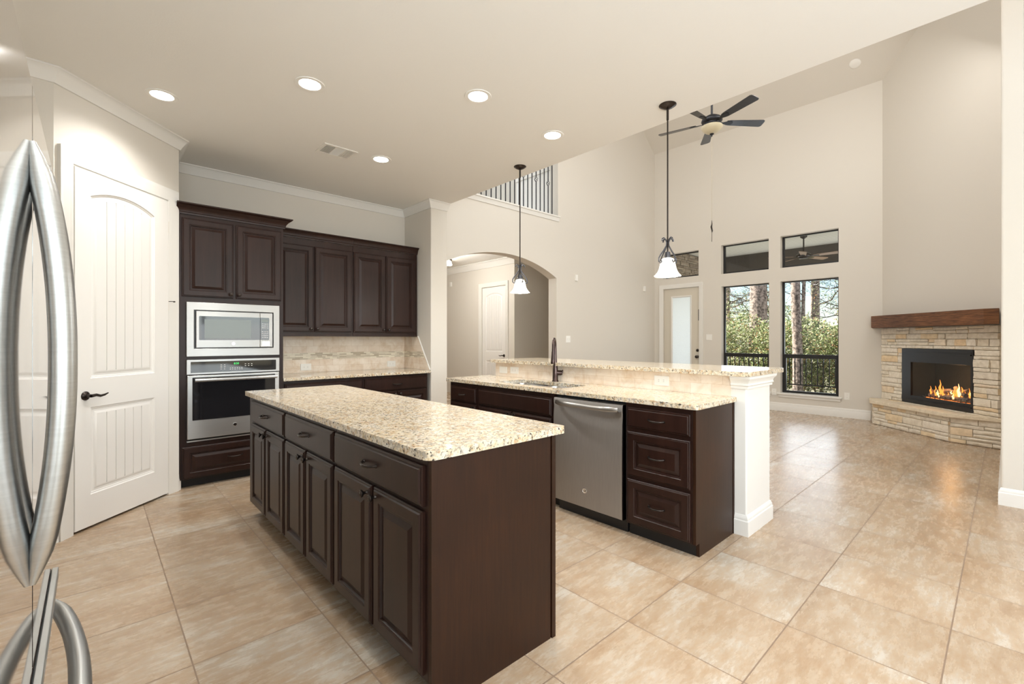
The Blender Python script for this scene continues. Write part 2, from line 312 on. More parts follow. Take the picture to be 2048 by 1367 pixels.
# ------------------------------------------------------------------ mesh builder
class MB:
    def __init__(s): s.v = []; s.f = []
    def add(s, vs, fs):
        k = len(s.v); s.v += [tuple(v) for v in vs]; s.f += [tuple(i+k for i in f) for f in fs]; return s
    def box(s, x0, x1, y0, y1, z0, z1, M=None):
        vs = [Vector(p) for p in ((x0,y0,z0),(x1,y0,z0),(x1,y1,z0),(x0,y1,z0),(x0,y0,z1),(x1,y0,z1),(x1,y1,z1),(x0,y1,z1))]
        if M: vs = [M @ v for v in vs]
        return s.add(vs, [(0,3,2,1),(4,5,6,7),(0,1,5,4),(1,2,6,5),(2,3,7,6),(3,0,4,7)])
    def prism(s, poly, z0, z1, holes=(), axis='z'):
        """extrude polygon (with holes) between two levels"""
        loops = [list(poly)] + [list(h) for h in holes]
        tri = tessellate_polygon([[Vector((p[0], p[1], 0)) for p in lp] for lp in loops])
        pts = [p for lp in loops for p in lp]; n = len(pts)
        def mk(p, z):
            if axis == 'z': return (p[0], p[1], z)
            if axis == 'y': return (p[0], z, p[1])
            return (z, p[0], p[1])
        vs = [mk(p, z0) for p in pts] + [mk(p, z1) for p in pts]
        fs = [tuple(t) for t in tri] + [tuple(i+n for i in reversed(t)) for t in tri]
        k = 0
        for lp in loops:
            m = len(lp)
            for i in range(m): a, b = k+i, k+(i+1) % m; fs.append((a, b, b+n, a+n))
            k += m
        return s.add(vs, fs)
    def rings(s, loops, cap=True, close=True):
        """loops: list of equal-length point loops joined by quads"""
        m = len(loops[0]); vs = [p for lp in loops for p in lp]; fs = []
        for k in range(len(loops)-1):
            for i in range(m if close else m-1):
                j = (i+1) % m; fs.append((k*m+i, k*m+j, (k+1)*m+j, (k+1)*m+i))
        if cap: fs.append(tuple(range(m))[::-1]); fs.append(tuple((len(loops)-1)*m+i for i in range(m)))
        return s.add(vs, fs)
    def lathe(s, prof, c=(0, 0, 0), seg=20, M=None):
        """prof list of (r,z) about z axis"""
        lp = []
        for r, z in prof:
            q = [Vector((max(r, 1e-5)*math.cos(2*PI*i/seg), max(r, 1e-5)*math.sin(2*PI*i/seg), z)) for i in range(seg)]
            if M: q = [M @ p for p in q]
            lp.append([p + Vector(c) for p in q])
        return s.rings(lp)
    def tube(s, pts, r, seg=10, flat=1.0, up=None):
        pts = [Vector(p) for p in pts]; n = len(pts); rs = r if isinstance(r, (list, tuple)) else [r]*n
        lp = []; prev = Vector(up) if up else None
        for i, p in enumerate(pts):
            t = (pts[min(i+1, n-1)] - pts[max(i-1, 0)]).normalized()
            if prev is None: prev = Vector((0, 0, 1)) if abs(t.z) < .9 else Vector((1, 0, 0))
            a = (prev - t*prev.dot(t)).normalized(); b = t.cross(a); prev = a
            lp.append([p + a*math.cos(2*PI*k/seg)*rs[i] + b*math.sin(2*PI*k/seg)*rs[i]*flat for k in range(seg)])
        return s.rings(lp)
    def sweep(s, path, prof, closed=False, frame='xy'):
        """profile (out, up) carried along a plan path; out = to the right of travel; mitred"""
        P = [Vector((p[0], p[1])) for p in path]; n = len(P); lp = []
        for i in range(n):
            d1 = (P[i]-P[i-1]).normalized() if (i > 0 or closed) else None
            d2 = (P[(i+1) % n]-P[i]).normalized() if (i < n-1 or closed) else None
            if d1 is None: d1 = d2
            if d2 is None: d2 = d1
            n1 = Vector((d1.y, -d1.x)); n2 = Vector((d2.y, -d2.x)); m = (n1+n2); m = m/ max(m.dot(n1), 1e-3) if m.length > 1e-6 else n1
            q = []
            for o, h in prof:
                w = P[i] + m*o
                q.append((w.x, w.y, h) if frame == 'xy' else (w.x, -h, w.y))
            lp.append(q)
        if closed: lp.append(lp[0]); return s.rings(lp, cap=False)
        return s.rings(lp)
    def obj(s, name, m, parent=None, smooth=None, bevel=None, bseg=2):
        me = bpy.data.meshes.new(name); me.from_pydata([tuple(v) for v in s.v], [], s.f); me.validate(); me.update()
        bm = bmesh.new(); bm.from_mesh(me); bmesh.ops.recalc_face_normals(bm, faces=bm.faces); bm.to_mesh(me); bm.free()
        me.materials.append(m)
        if smooth:
            for p in me.polygons: p.use_smooth = True
            me.set_sharp_from_angle(angle=math.radians(smooth))
        o = bpy.data.objects.new(name, me); COL.objects.link(o)
        if bevel:
            bv = o.modifiers.new('bevel', 'BEVEL'); bv.width = bevel; bv.segments = bseg; bv.limit_method = 'ANGLE'; bv.angle_limit = math.radians(40)
        if parent is not None: o.parent = parent
        return o
def tag(o, label=None, cat=None, group=None, kind=None):
    if label: o['label'] = label
    if cat: o['category'] = cat
    if group: o['group'] = group
    if kind: o['kind'] = kind
    return o
def thing(name, label, cat, loc=(0, 0, 0), rz=0., group=None, kind=None):
    o = bpy.data.objects.new(name, None); o.empty_display_size = .1; COL.objects.link(o)
    o.location = loc; o.rotation_euler = (0, 0, rz); return tag(o, label, cat, group, kind)
def S(o, label=None): tag(o, label, None, None, 'structure'); return o
def copy_tree(o, parent=None):
    c = o.copy(); COL.objects.link(c)
    if parent is not None: c.parent = parent
    for ch in o.children: copy_tree(ch, c)
    return c
def rrect(x0, x1, y0, y1, r, seg=6):
    r = r if isinstance(r, (list, tuple)) else [r]*4; p = []
    for (cx, cy, a0), q in zip(((x1, y0, -PI/2), (x1, y1, 0), (x0, y1, PI/2), (x0, y0, PI)), r):
        sx = -1 if cx == x1 else 1; sy = -1 if cy == y1 else 1
        for k in range(seg+1):
            a = a0 + PI/2*k/seg; p.append((cx+sx*q+q*math.cos(a), cy+sy*q+q*math.sin(a)))
    return p
def grid_wall(x0, x1, z0, z1, holes, y0, y1, mb=None):
    """wall slab in local xz with rectangular holes (x0,x1,z0,z1)"""
    mb = mb or MB()
    xs = sorted({x0, x1, *[h[0] for h in holes], *[h[1] for h in holes]}); zs = sorted({z0, z1, *[h[2] for h in holes], *[h[3] for h in holes]})
    xs = [x for x in xs if x0 <= x <= x1]; zs = [z for z in zs if z0 <= z <= z1]
    nx, nz = len(xs)-1, len(zs)-1
    solid = [[not any(h[0] < (xs[i]+xs[i+1])/2 < h[1] and h[2] < (zs[j]+zs[j+1])/2 < h[3] for h in holes) for j in range(nz)] for i in range(nx)]
    for i in range(nx):
        for j in range(nz):
            if not solid[i][j]: continue
            a, b, c, d = xs[i], xs[i+1], zs[j], zs[j+1]
            mb.add([(a,y0,c),(b,y0,c),(b,y0,d),(a,y0,d)], [(0,1,2,3)]); mb.add([(a,y1,c),(b,y1,c),(b,y1,d),(a,y1,d)], [(3,2,1,0)])
            if i == 0 or not solid[i-1][j]: mb.add([(a,y0,c),(a,y1,c),(a,y1,d),(a,y0,d)], [(0,1,2,3)])
            if i == nx-1 or not solid[i+1][j]: mb.add([(b,y0,c),(b,y1,c),(b,y1,d),(b,y0,d)], [(3,2,1,0)])
            if j == 0 or not solid[i][j-1]: mb.add([(a,y0,c),(b,y0,c),(b,y1,c),(a,y1,c)], [(3,2,1,0)])
            if j == nz-1 or not solid[i][j+1]: mb.add([(a,y0,d),(b,y0,d),(b,y1,d),(a,y1,d)], [(0,1,2,3)])
    return mb
def place(o, loc, rz): o.location = loc; o.rotation_euler = (0, 0, rz); return o

ZC = 3.02        # kitchen ceiling
XE = 3.35        # edge of the kitchen ceiling / start of the tall great room
XW = 9.2         # window wall
YA = 5.311       # arch wall
KW = 9.2/9.0; KA = YA/5.22
def wz(z): return 1.3+(z-1.3)*KW if z > 0 else z
def az(z): return 1.3+(z-1.3)*KA
R90 = -PI/2      # local x -> world -Y, front (-y) -> world -X

# ------------------------------------------------------------------ shell
S(MB().box(-1.1, 9.2, -3.2, 11.2, -.15, 0).obj('floor', M_FLOOR))
S(MB().box(-1.1, XE, -3.1, 5.62, ZC, ZC+.14).obj('ceiling', M_CEIL))
S(MB().box(XE-.1, XE, -3.1, YA, ZC+.14, 6.8).obj('wall_kitchen_upper', M_WALL))
S(MB().prism([(XE-.1, 6.76), (7.5, 6.76), (9.45, 5.20), (9.45, 5.40), (7.5, 6.96), (XE-.1, 6.96)], -3.1, YA+.19, axis='y').obj('ceiling_vault', M_WALL))  # darker wall paint stands in for the weaker light up here
S(grid_wall(-1.05, 3.10, 0, ZC, [], 5.50, 5.62).obj('wall_oven', M_WALL))
S(place(grid_wall(0, 8.72, 0, ZC, [(.35, 2.75, .65, 2.45)], -.12, 0).obj('wall_refrigerator', M_WALL), (-1.07, -3.1, 0), PI/2))
S(MB().box(-.95, -.18, 4.116, 4.20, 0, ZC).obj('wall_pantry_return', M_WALL))
# pantry wall: local x runs along the 45 degree wall
C45 = PI/4
PX, PY = -.18, 4.116
plen = 1.035
mb = grid_wall(0, plen, 0, ZC, [(.118, .912, -1, 2.462)], 0, .10)
pw = S(place(mb.obj('wall_pantry', M_WALL, bevel=.012), (PX, PY, 0), C45))
S(MB().box(.44, .5505, 4.93, 5.50, 0, ZC).obj('wall_pantry_side', M_WALL))
S(MB().box(3.10, 3.345, 4.852, 5.62, 0, ZC).obj('wall_pillar', M_WALL, bevel=.012))
# arch wall
def arch_z(x): c, R_, top = 4.68*KA, 2.60*KA, az(2.618); return top - (R_ - math.sqrt(R_*R_-(x-c)**2))
mb = MB(); ax0, ax1 = 3.517*KA, 5.843*KA
loft = (3.40*KA, 5.88*KA, az(3.40), 5.60)
grid_wall(3.345, 9.4, 2.75, 6.9, [loft], YA, YA+.187, mb)
grid_wall(3.345, ax0, 0, 2.75, [], YA, YA+.187, mb)
grid_wall(ax1, 9.4, 0, 2.75, [], YA, YA+.187, mb)
n = 36; xs = [ax0+(ax1-ax0)*i/n for i in range(n+1)]
pl = [(x, arch_z(x)) for x in xs] + [(ax1, 2.75), (ax0, 2.75)]
mb.prism(pl, YA, YA+.187, axis='y')
S(mb.obj('wall_arch', M_WALL))
# window wall : local x = -Y direction, origin at Y=5.41
YO = YA+.187
def wy(a, b): return (YO-max(a, b)*KW, YO-min(a, b)*KW)
openings = [(*wy(a_, b_), wz(c_), wz(d_)) for a_, b_, c_, d_ in ((1.87, 2.73, .352, 2.325), (2.915, 3.765, .352, 2.325), (2.92, 3.77, 2.565, 3.125),
            (1.87, 2.73, 2.565, 3.125), (4.215, 4.99, 2.585, 3.10), (4.205, 4.985, -1, 2.365))]
S(place(grid_wall(0, YO-1.1, 0, 5.6, openings, 0, .20).obj('wall_window', M_WALL), (XW, YO, 0), R90))
# fireplace diagonal wall: local x from (9,1.306) heading towards the camera (-C). facing the room = local -y
FD = math.radians(-135)
FY = 1.335
fl = (1.303)*math.sqrt(2)
fb = (.45, 1.52, .39, 1.15)
S(place(grid_wall(-.02, fl+.15, 0, 6.9, [fb], 0, .12).obj('wall_fireplace', M_WALL), (XW, FY, 0), FD))
S(MB().box(5.26, 8.4, -.09, .032, 0, 6.9).box(5.26, 5.40, -3.1, -.09, 0, 6.9).obj('wall_right', M_WALL, bevel=.012))
S(grid_wall(-1.07, 5.40, 0, 6.9, [(.4, 3.4, .6, 2.5), (3.5, 5.1, .6, 2.9), (3.5, 5.15, 3.9, 5.6)], -3.12, -3.0).obj('wall_breakfast', M_WALL))
# hall behind the arch
S(grid_wall(0, 4.2, 0, ZC, [(11.15-8.03, 11.15-7.22, -1, 2.46)], 0, .12).obj('wall_hall', M_WALL)); bpy.data.objects['wall_hall'].location = (6.47, 11.15, 0); bpy.data.objects['wall_hall'].rotation_euler = (0, 0, R90)
S(MB().box(6.59, 9.3, 6.95, 7.07, 0, ZC).obj('wall_passage', M_WALL))
S(MB().box(9.18, 9.3, YO, 6.95, 0, ZC).obj('wall_passage_end', M_WALL))
S(MB().box(3.0, 3.12, 5.62, 11.15, 0, ZC).obj('wall_hall_left', M_WALL))
S(MB().box(3.0, 6.6, 11.03, 11.15, 0, ZC).obj('wall_hall_back', M_WALL))
S(MB().box(3.0, 9.3, YO, 11.15, ZC, ZC+.26).obj('ceiling_hall', M_CEIL))
# loft above the hall
S(MB().box(6.03, 6.13, YO+.003, 6.42, ZC+.26, 5.8).obj('wall_loft', M_TRIM))
S(MB().box(2.9, 3.0, YO, 9.1, ZC, 5.8).obj('wall_loft_left', M_WALL))
S(MB().box(6.13, 6.95, 6.32, 6.42, ZC+.26, 5.8).box(6.85, 6.95, 6.42, 9.1, ZC+.26, 5.8).obj('wall_loft_right', M_WALL))
S(MB().box(2.9, 6.95, 9.0, 9.1, ZC+.26, 5.8).obj('wall_loft_back', M_WALL))
S(MB().box(2.9, 6.95, YO, 9.1, 5.8, 5.9).obj('ceiling_loft', M_CEIL))
S(MB().box(6.005, 6.03, YO+.003, 6.42, 4.32, 4.38).box(6.015, 6.03, YO+.003, 6.42, 3.28, 3.46).obj('trim_loft', M_TRIM))

# ---- crowns
def crown(zc, h=.088, p=.072):
    return [(0, zc-h), (.013*p/.07, zc-h), (.017*p/.07, zc-h*.9), (.026*p/.07, zc-h*.72), (.046*p/.07, zc-h*.36), (.058*p/.07, zc-h*.18), (.064*p/.07, zc-h*.14), (p, zc-h*.12), (p, zc-.001), (0, zc-.001)]
S(MB().sweep([(-.95, 4.116), (PX, PY), (.5505, 4.8475), (.5505, 5.50), (3.10, 5.50), (3.10, 4.852), (3.345, 4.852)], crown(ZC)).obj('trim_crown_kitchen', M_TRIM, smooth=30))
S(MB().sweep([(6.47, 11.0), (6.47, 6.95), (9.18, 6.95)], crown(ZC, .14, .11)).obj('trim_crown_hall', M_TRIM, smooth=30))
BB = [(0, 0.0), (.016, 0.0), (.016, .096), (.011, .104), (.012, .112), (.007, .124), (.003, .134), (0, .136)]
def bb(name, path, h=1.0): return S(MB().sweep(path, [(o, z*h) for o, z in BB]).obj(name, M_TRIM, smooth=30))
bb('baseboard_pantry_left', [(-.95, 4.116), (PX, PY), (PX+.012, PY+.012)])
bb('baseboard_pantry_right', [(.5505-.012, 4.8475-.012), (.5505, 4.8475), (.5505, 4.87)])
bb('baseboard_window', [(XW, 4.12*KW), (XW, 1.48)], 1.12)
bb('baseboard_right', [(7.5, .032), (5.26, .032), (5.26, -3.0)])
bb('baseboard_arch', [(ax1, YA), (XW, YA), (XW, 5.08*KW)], 1.12)
bb('baseboard_pillar', [(3.10, 4.86), (3.10, 4.852), (3.345, 4.852)])
bb('baseboard_bar', [(3.18, 1.262), (3.18, 1.166), (3.62, 1.166), (3.62, 3.70), (3.30, 3.70)])
bb('baseboard_hall', [(6.47, 7.16), (6.47, 6.95), (9.18, 6.95)])
# ---- bar wall (pony wall) with cap trim
S(MB().box(3.18, 3.62, 1.166, 3.70, 0, 1.055).obj('wall_bar', M_TRIM, bevel=.008))
S(MB().sweep([(3.18, 1.262), (3.18, 1.166), (3.62, 1.166), (3.62, 3.70), (3.30, 3.70)],
   [(0, .972), (.012, .972), (.012, .986), (.020, .994), (.016, 1.006), (.020, 1.02), (.034, 1.038), (.036, 1.0545), (0, 1.0545)]).obj('trim_bar_cap', M_TRIM, smooth=30))
tile = S(MB().box(3.172, 3.1795, 1.262, 3.70, .9145, 1.0545).obj('trim_bar_tile', M_SPLASHB))
S(MB().box(1.39, 3.092, 5.488, 5.4995, .9145, 1.34).obj('trim_backsplash', M_SPLASH))
S(MB().prism([(4.872, .9145), (5.488, .9145), (5.488, 1.34), (5.155, 1.34)], 3.088, 3.0995, axis='x').obj('trim_backsplash_return', M_SPLASH2))
S(MB().tube([(3.094, 4.862, .918), (3.094, 5.145, 1.336)], .007, 8).obj('trim_backsplash_bullnose', M_TRIM, smooth=60))
# loft ledge
S(MB().sweep([(3.40*KA, YA), (5.90*KA, YA)], [(o_, az(z_)) for o_, z_ in ((0, 3.315), (.012, 3.315), (.016, 3.33), (.022, 3.345), (.03, 3.375), (.045, 3.38), (.045, 3.40), (-.187, 3.40), (-.187, 3.39), (0, 3.39))]).obj('trim_loft_ledge', M_TRIM, smooth=30))

# ------------------------------------------------------------------ house doors
def arch_outline(x0, x1, z0, z1, rise, i, seg=14):
    """rectangle with a segmental top, shrunk by i; rise 0 = plain"""
    X0, X1, Z0 = x0+i, x1-i, z0+i; p = [(X0, Z0), (X1, Z0)]
    if rise <= 0: return p + [(X1, z1-i)]*1 + [(X0, z1-i)]
    w = (x1-x0)/2; R_ = (w*w+rise*rise)/(2*rise); cz = z1+rise-R_; cx = (x0+x1)/2; r = R_-i
    for k in range(seg+1):
        x = X1 + (X0-X1)*k/seg; p.append((x, cz+math.sqrt(max(r*r-(x-cx)**2, 0))))
    return p
def plank_door(parent, w, h, z0, panels, t=.035, gap=.004, mt=None, planks=6):
    """two-panel plank door; front at local y=-t..0"""
    mt = mt or M_DOORP
    outer = [(0, z0), (w, z0), (w, z0+h), (0, z0+h)]
    holes = [arch_outline(*p, 0) for p in panels]
    mb = MB().prism(outer, -t, 0, [list(reversed(hh)) for hh in holes], axis='y')
    slab = mb.obj('door_slab', mt, parent)
    for p in panels:
        q = MB(); prof = [(0, -t+.0005), (.006, -t+.007), (.012, -t+.0075), (.018, -t+.012), (.030, -t+.012), (.044, -t+.0045), (.050, -t+.004)]
        lps = [[(a, y, b) for a, b in arch_outline(*p, i)] for i, y in prof]
        q.rings(lps, cap=False)
        x0, x1, zz0, z1, rise = p; i = .050
        out = arch_outline(x0, x1, zz0, z1, rise, i)
        q.add([(a, -t+.009, b) for a, b in out], [tuple(range(len(out)))])
        wv = (x1-x0-2*i)/planks
        wid = (x1-x0)/2; R_ = (wid*wid+rise*rise)/(2*rise) if rise else 0
        def top(x):
            if not rise: return z1-i
            r = R_-i; cx = (x0+x1)/2; return (z1+rise-R_)+math.sqrt(r*r-(x-cx)**2)
        for k in range(planks):
            a, b = x0+i+wv*k, x0+i+wv*(k+1); a2, b2 = a+(.0 if k == 0 else .004), b-(.0 if k == planks-1 else .004)
            xs_ = [a2+(b2-a2)*j/3 for j in range(4)]
            poly = [(a2, zz0+i), (b2, zz0+i)] + [(x, top(x)) for x in reversed(xs_)]
            q.prism(poly, -t+.004, -t+.0095, axis='y')
        q.obj('door_panel', mt, parent, smooth=25)
    return slab
def casing(parent, x0, x1, z1, wd=.085, z0=0., name='door_casing'):
    prof = [(0, .0), (0, .010), (.006, .013), (.02, .013), (.028, .017), (wd-.03, .020), (wd-.018, .024), (wd, .024), (wd, 0)]
    return MB().sweep([(x1, z0), (x1, z1), (x0, z1), (x0, z0)], prof, frame='xz').obj(name, M_TRIM, parent, smooth=30)
def lever(parent, x, z, y0, flip=1):
    mb = MB(); M = Matrix.Rotation(PI/2, 4, 'X')
    mb.lathe([(0, 0), (.031, 0), (.031, .004), (.024, .010), (.012, .014), (.011, .04), (.0, .042)], (x, y0, z), 24, M)
    mb.tube([(x, y0-.045, z), (x+.03*flip, y0-.048, z+.004), (x+.06*flip, y0-.048, z-.006), (x+.09*flip, y0-.048, z-.002), (x+.118*flip, y0-.048, z+.008)], [.011, .010, .009, .0075, .004], 10)
    return mb.obj('door_handle', M_BRONZE, parent, smooth=50)
d1 = thing('door_1', None, None, (PX, PY, 0), C45, kind='structure')
s1 = thing('x', None, None); bpy.data.objects.remove(s1)
def shift(o, dx, dy=0):
    for v in o.data.vertices: v.co.x += dx; v.co.y += dy
# pantry door
P1 = (.236-.128, .773-.128, 1.03, 2.285, .065); P2 = (.236-.128, .773-.128, .232, .832, 0)
kids0 = set(bpy.data.objects)
plank_door(d1, .782, 2.432, .018, [P1, P2])
for o in set(bpy.data.objects)-kids0: shift(o, .124, .022)
casing(d1, .118, .912, 2.462, .095)
MB().box(.118, .124, 0, .1, 0, 2.462).box(.906, .912, 0, .1, 0, 2.462).box(.124, .906, 0, .1, 2.452, 2.462).box(.124, .906, .024, .036, 2.44, 2.452).obj('door_jamb', M_TRIM, d1)
lever(d1, .195, .915, -.013)
for z in (2.235, 1.585, .955, .315):
    MB().box(.894, .911, -.006, .004, z-.045, z+.045).tube([(.908, -.008, z-.048), (.908, -.008, z+.048)], .006, 8).obj('hinge', M_HINGE, d1)
st = MB().tube([(.908, -.01, 1.615), (.918, -.035, 1.617), (.926, -.045, 1.615)], .003, 8).lathe([(0, 0), (.008, .0), (.008, .010), (0, .012)], (.926, -.047, 1.609), 10).obj('hinge_door_stop', M_BRONZE, d1, smooth=50)
# closet darkness: the closet itself is simply an unlit space behind the door
# hall door
d2 = thing('door_2', None, None, (6.47, 8.03, 0), R90, kind='structure')
kids0 = set(bpy.data.objects)
plank_door(d2, .80, 2.43, .015, [(.12, .68, 1.03, 2.25, .065), (.12, .68, .23, .83, 0)])
for o in set(bpy.data.objects)-kids0: shift(o, .005, .05)
casing(d2, 0, .81, 2.455, .09)
lever(d2, .74, .95, .012, -1)
# patio door with built-in blind
d3 = thing('door_3', None, None, (XW, 4.985*KW, 0), R90, kind='structure'); d3.scale = (KW, 1, wz(2.365)/2.365)
mb = MB().prism([(.003, .02), (.777, .02), (.777, 2.355), (.003, 2.355)], .03, .075, [list(reversed([(.165, .28), (.615, .28), (.615, 2.20), (.165, 2.20)]))], axis='y')
mb.obj('door_slab', M_BEIGED, d3)
MB().sweep([(.165, .28), (.165, 2.20), (.615, 2.20), (.615, .28)], [(0, -.03), (0, -.016), (.012, -.014), (.03, -.022), (.034, -.03)], closed=True, frame='xz').obj('glazing_bead', M_TRIM, d3)
mb = MB()
for k in range(96):
    z = .285+k*.020; mb.add([(.168, .056, z), (.612, .056, z), (.612, .050, z+.0195), (.168, .050, z+.0195)], [(0, 1, 2, 3)])
mb.obj('blind', M_BLIND, d3)
MB().box(.165, .615, .040, .043, .28, 2.20).obj('glass', M_PANE, d3)
casing(d3, 0, .780, 2.365, .085)
mb = MB(); Mx = Matrix.Rotation(PI/2, 4, 'X')
mb.lathe([(0, 0), (.03, 0), (.03, .01), (.022, .02), (0, .022)], (.735, .03, 1.06), 18, Mx); mb.obj('deadbolt', M_BRONZE, d3, smooth=40)
mb = MB(); mb.lathe([(0, 0), (.03, 0), (.03, .006), (.012, .012), (.012, .035), (.028, .045), (.03, .06), (.018, .07), (0, .072)], (.735, .03, .93), 18, Mx); mb.obj('door_handle', M_BRONZE, d3, smooth=40)
MB().box(.752, .766, .022, .03, 1.67, 1.90).obj('weather_latch', M_IRON, d3)

# ------------------------------------------------------------------ windows
def window(idx, y0, y1, z0, z1, rail=None, sill=False):
    y0, y1, z0, z1 = y0*KW, y1*KW, wz(z0), wz(z1); rail = wz(rail) if rail else None
    w = thing('window_%d' % idx, None, None, (XW, max(y0, y1), 0), R90, kind='structure'); W_ = abs(y1-y0)
    f = .032; mb = MB()
    mb.box(0, f, .115, .16, z0, z1).box(W_-f, W_, .115, .16, z0, z1).box(f, W_-f, .115, .16, z1-.02, z1).box(f, W_-f, .115, .16, z0, z0+.04)
    if rail: mb.box(f, W_-f, .108, .158, rail-.035, rail+.035).box(f, f+.03, .110, .15, z0+.04, rail-.035).box(W_-f-.03, W_-f, .110, .15, z0+.04, rail-.035)
    mb.obj('window_frame', M_DKFRAME, w)
    MB().box(f, W_-f, .135, .139, z0+.04, z1-.02).obj('window_glass', M_PANE, w)
    if sill:
        MB().box(-.05, W_+.05, -.04, .112, z0-.028, z0+.001).box(-.03, W_+.03, -.018, 0, z0-.075, z0-.028).obj('window_sill', M_TRIM, w, bevel=.004)
    return w
window(1, 1.87, 2.73, .352, 2.325, 1.0, True)
window(2, 2.915, 3.765, .352, 2.325, 1.0, True)
window(3, 2.92, 3.77, 2.565, 3.125); window(4, 1.87, 2.73, 2.565, 3.125); window(5, 4.215, 4.99, 2.585, 3.10)
for k, (x0, x1, z0, z1) in enumerate([(.4, 3.4, .6, 2.5), (3.5, 5.1, .6, 2.9), (3.5, 5.15, 3.9, 5.6)]):  # unseen windows, put in to go with the fill behind the camera
    w = thing('window_%d' % (6+k), None, None, kind='structure')
    MB().box(x0, x0+.05, -3.08, -3.02, z0, z1).box(x1-.05, x1, -3.08, -3.02, z0, z1).box(x0, x1, -3.08, -3.02, z0, z0+.05).box(x0, x1, -3.08, -3.02, z1-.05, z1).box((x0+x1)/2-.03, (x0+x1)/2+.03, -3.08, -3.02, z0, z1).obj('window_frame', M_DKFRAME, w)
    MB().box(x0, x1, -3.05, -3.046, z0, z1).obj('window_glass', M_PANE, w)

w = thing('window_9', None, None, kind='structure')  # unseen window, put in to go with the side fill
MB().box(-1.05, -1.0, -2.75, -2.70, .65, 2.45).box(-1.05, -1.0, -.40, -.35, .65, 2.45).box(-1.05, -1.0, -2.70, -.40, .65, .70).box(-1.05, -1.0, -2.70, -.40, 2.40, 2.45).obj('window_frame', M_DKFRAME, w)
MB().box(-1.03, -1.026, -2.70, -.40, .70, 2.40).obj('window_glass', M_PANE, w)
# ------------------------------------------------------------------ cabinets
DOORP = [(0, 0), (0, -.011), (.005, -.015), (.009, -.015), (.013, -.0205), (.052, -.0205), (.056, -.0165), (.061, -.0165), (.065, -.008), (.072, -.008), (.094, -.0175)]
SLABP = [(0, 0), (0, -.010), (.005, -.0145), (.010, -.0145), (.015, -.0205)]
def front(x0, x1, z0, z1, prof):
    return MB().rings([[(x0+i, y, z0+i), (x1-i, y, z0+i), (x1-i, y, z1-i), (x0+i, y, z1-i)] for i, y in prof])
def knob(parent, x, z, y=-.0205, s=1.0):
    M = Matrix.Rotation(PI/2, 4, 'X') @ Matrix.Diagonal((s, s, s, 1))
    return MB().lathe([(0, 0), (.008, 0), (.0065, .003), (.005, .008), (.0065, .014), (.013, .019), (.0155, .023), (.0145, .027), (.011, .0285), (.010, .0275), (.006, .029), (0, .030)], (x, y, z), 18, M).obj('knob', M_BRONZE, parent, smooth=50)
def pull(parent, x, z, y=-.0205, w=.052):
    pts = []; rs = []
    for k in range(13):
        a = -1+2*k/12; pts.append((x+a*w, y-.004-.026*(1-a*a)**.6, z-.003*(1-a*a))); rs.append(.0050+.0025*(1-abs(a)))
    mb = MB().tube(pts, rs, 8)
    for sgn in (-1, 1): mb.lathe([(0, 0), (.008, 0), (.007, .006), (0, .007)], (x+sgn*w, y, z), 12, Matrix.Rotation(PI/2, 4, 'X'))
    return mb.obj('pull', M_BRONZE, parent, smooth=50)
def cabinet(name, label, loc, rz, W_, z0, z1, depth, fronts, kick=.1, kdepth=.075, group=None, crownp=None, endR=False, gaps=0, rail=False):
    c = thing(name, label, 'cabinet', loc, rz, group)
    if kick:
        MB().box(.001, W_-.001, 0, depth, z0+kick, z1).obj('carcass', M_CAB, c, bevel=.0015)
        MB().box(.001, W_-.001, kdepth, depth, z0, z0+kick).obj('toe_kick', M_KICK, c)
    else: MB().box(.001, W_-.001, 0, depth, z0, z1).obj('carcass', M_CAB, c, bevel=.0015)
    for kind, a, b, lo, hi, hw in fronts:
        fr = front(a, b, lo, hi, DOORP if kind in ('door', 'pdrawer') else SLABP).obj('door' if kind == 'door' else 'drawer', M_CAB, c)
        if hw and hw[0] == 'k': knob(fr, hw[1], hw[2], s=hw[3] if len(hw) > 3 else 1.)
        elif hw: pull(fr, hw[1], hw[2], w=hw[3] if len(hw) > 3 else .052)
    return c

# island: three cabinets facing the refrigerator side, near end panel
IX, IY1 = .86, 3.795
iw = [(3.795, 2.92), (2.92, 2.170), (2.170, 1.363)]
info = [('far cabinet of the kitchen island, narrowest fronts in view nearest the oven', .0),
        ('middle cabinet of the kitchen island below the granite top', .0),
        ('near cabinet of the kitchen island with the widest drawer and scuffed doors', .0)]
yb = [(3.690, 3.332, 3.308, 2.934), (2.906, 2.568, 2.544, 2.184), (2.160, 1.772, 1.754, 1.382)]
for (a, b), (lab, _), (l0, l1, r0, r1) in zip(iw, info, yb):
    X_ = lambda y: a-y
    cabinet('island_cabinet', 'dark espresso ' + lab, (IX, a, 0), R90, a-b, 0, .884, .60,
        [('drawer', X_(l0), X_(r1), .712, .858, ('p', X_((l0+r1)/2), .79, .055)),
         ('door', X_(l0), X_(l1), .125, .698, ('k', X_(l1)-.030, .665, 1.05)),
         ('door', X_(r0), X_(r1), .125, .698, ('k', X_(r0)+.030, .665, 1.05))], kick=.105, group='cabinets of the kitchen island')
ep = thing('island_end_panel', 'wide dark veneer panel closing the near end of the kitchen island', 'panel', (.86, 1.345, 0), 0)
MB().box(0, .606, 0, .017, 0, .884).obj('veneer_sheet', M_CABSIDE, ep)
MB().box(0, .022, -.003, 0, 0, .884).obj('front_stile', M_CABSIDE, ep)
MB().box(.612, .635, -.004, .4, 0, .884).obj('corner_batten', M_CABSIDE, ep)
MB().box(.600, .612, .004, 2.44, 0, .884).obj('back_sheet', M_CAB, ep)
def counter(name, label, poly, z0, z1, holes=(), m=M_GRAN):
    o = MB().prism(poly, z0, z1, holes).obj(name, m, bevel=.004, bseg=2); return tag(o, label, 'countertop')
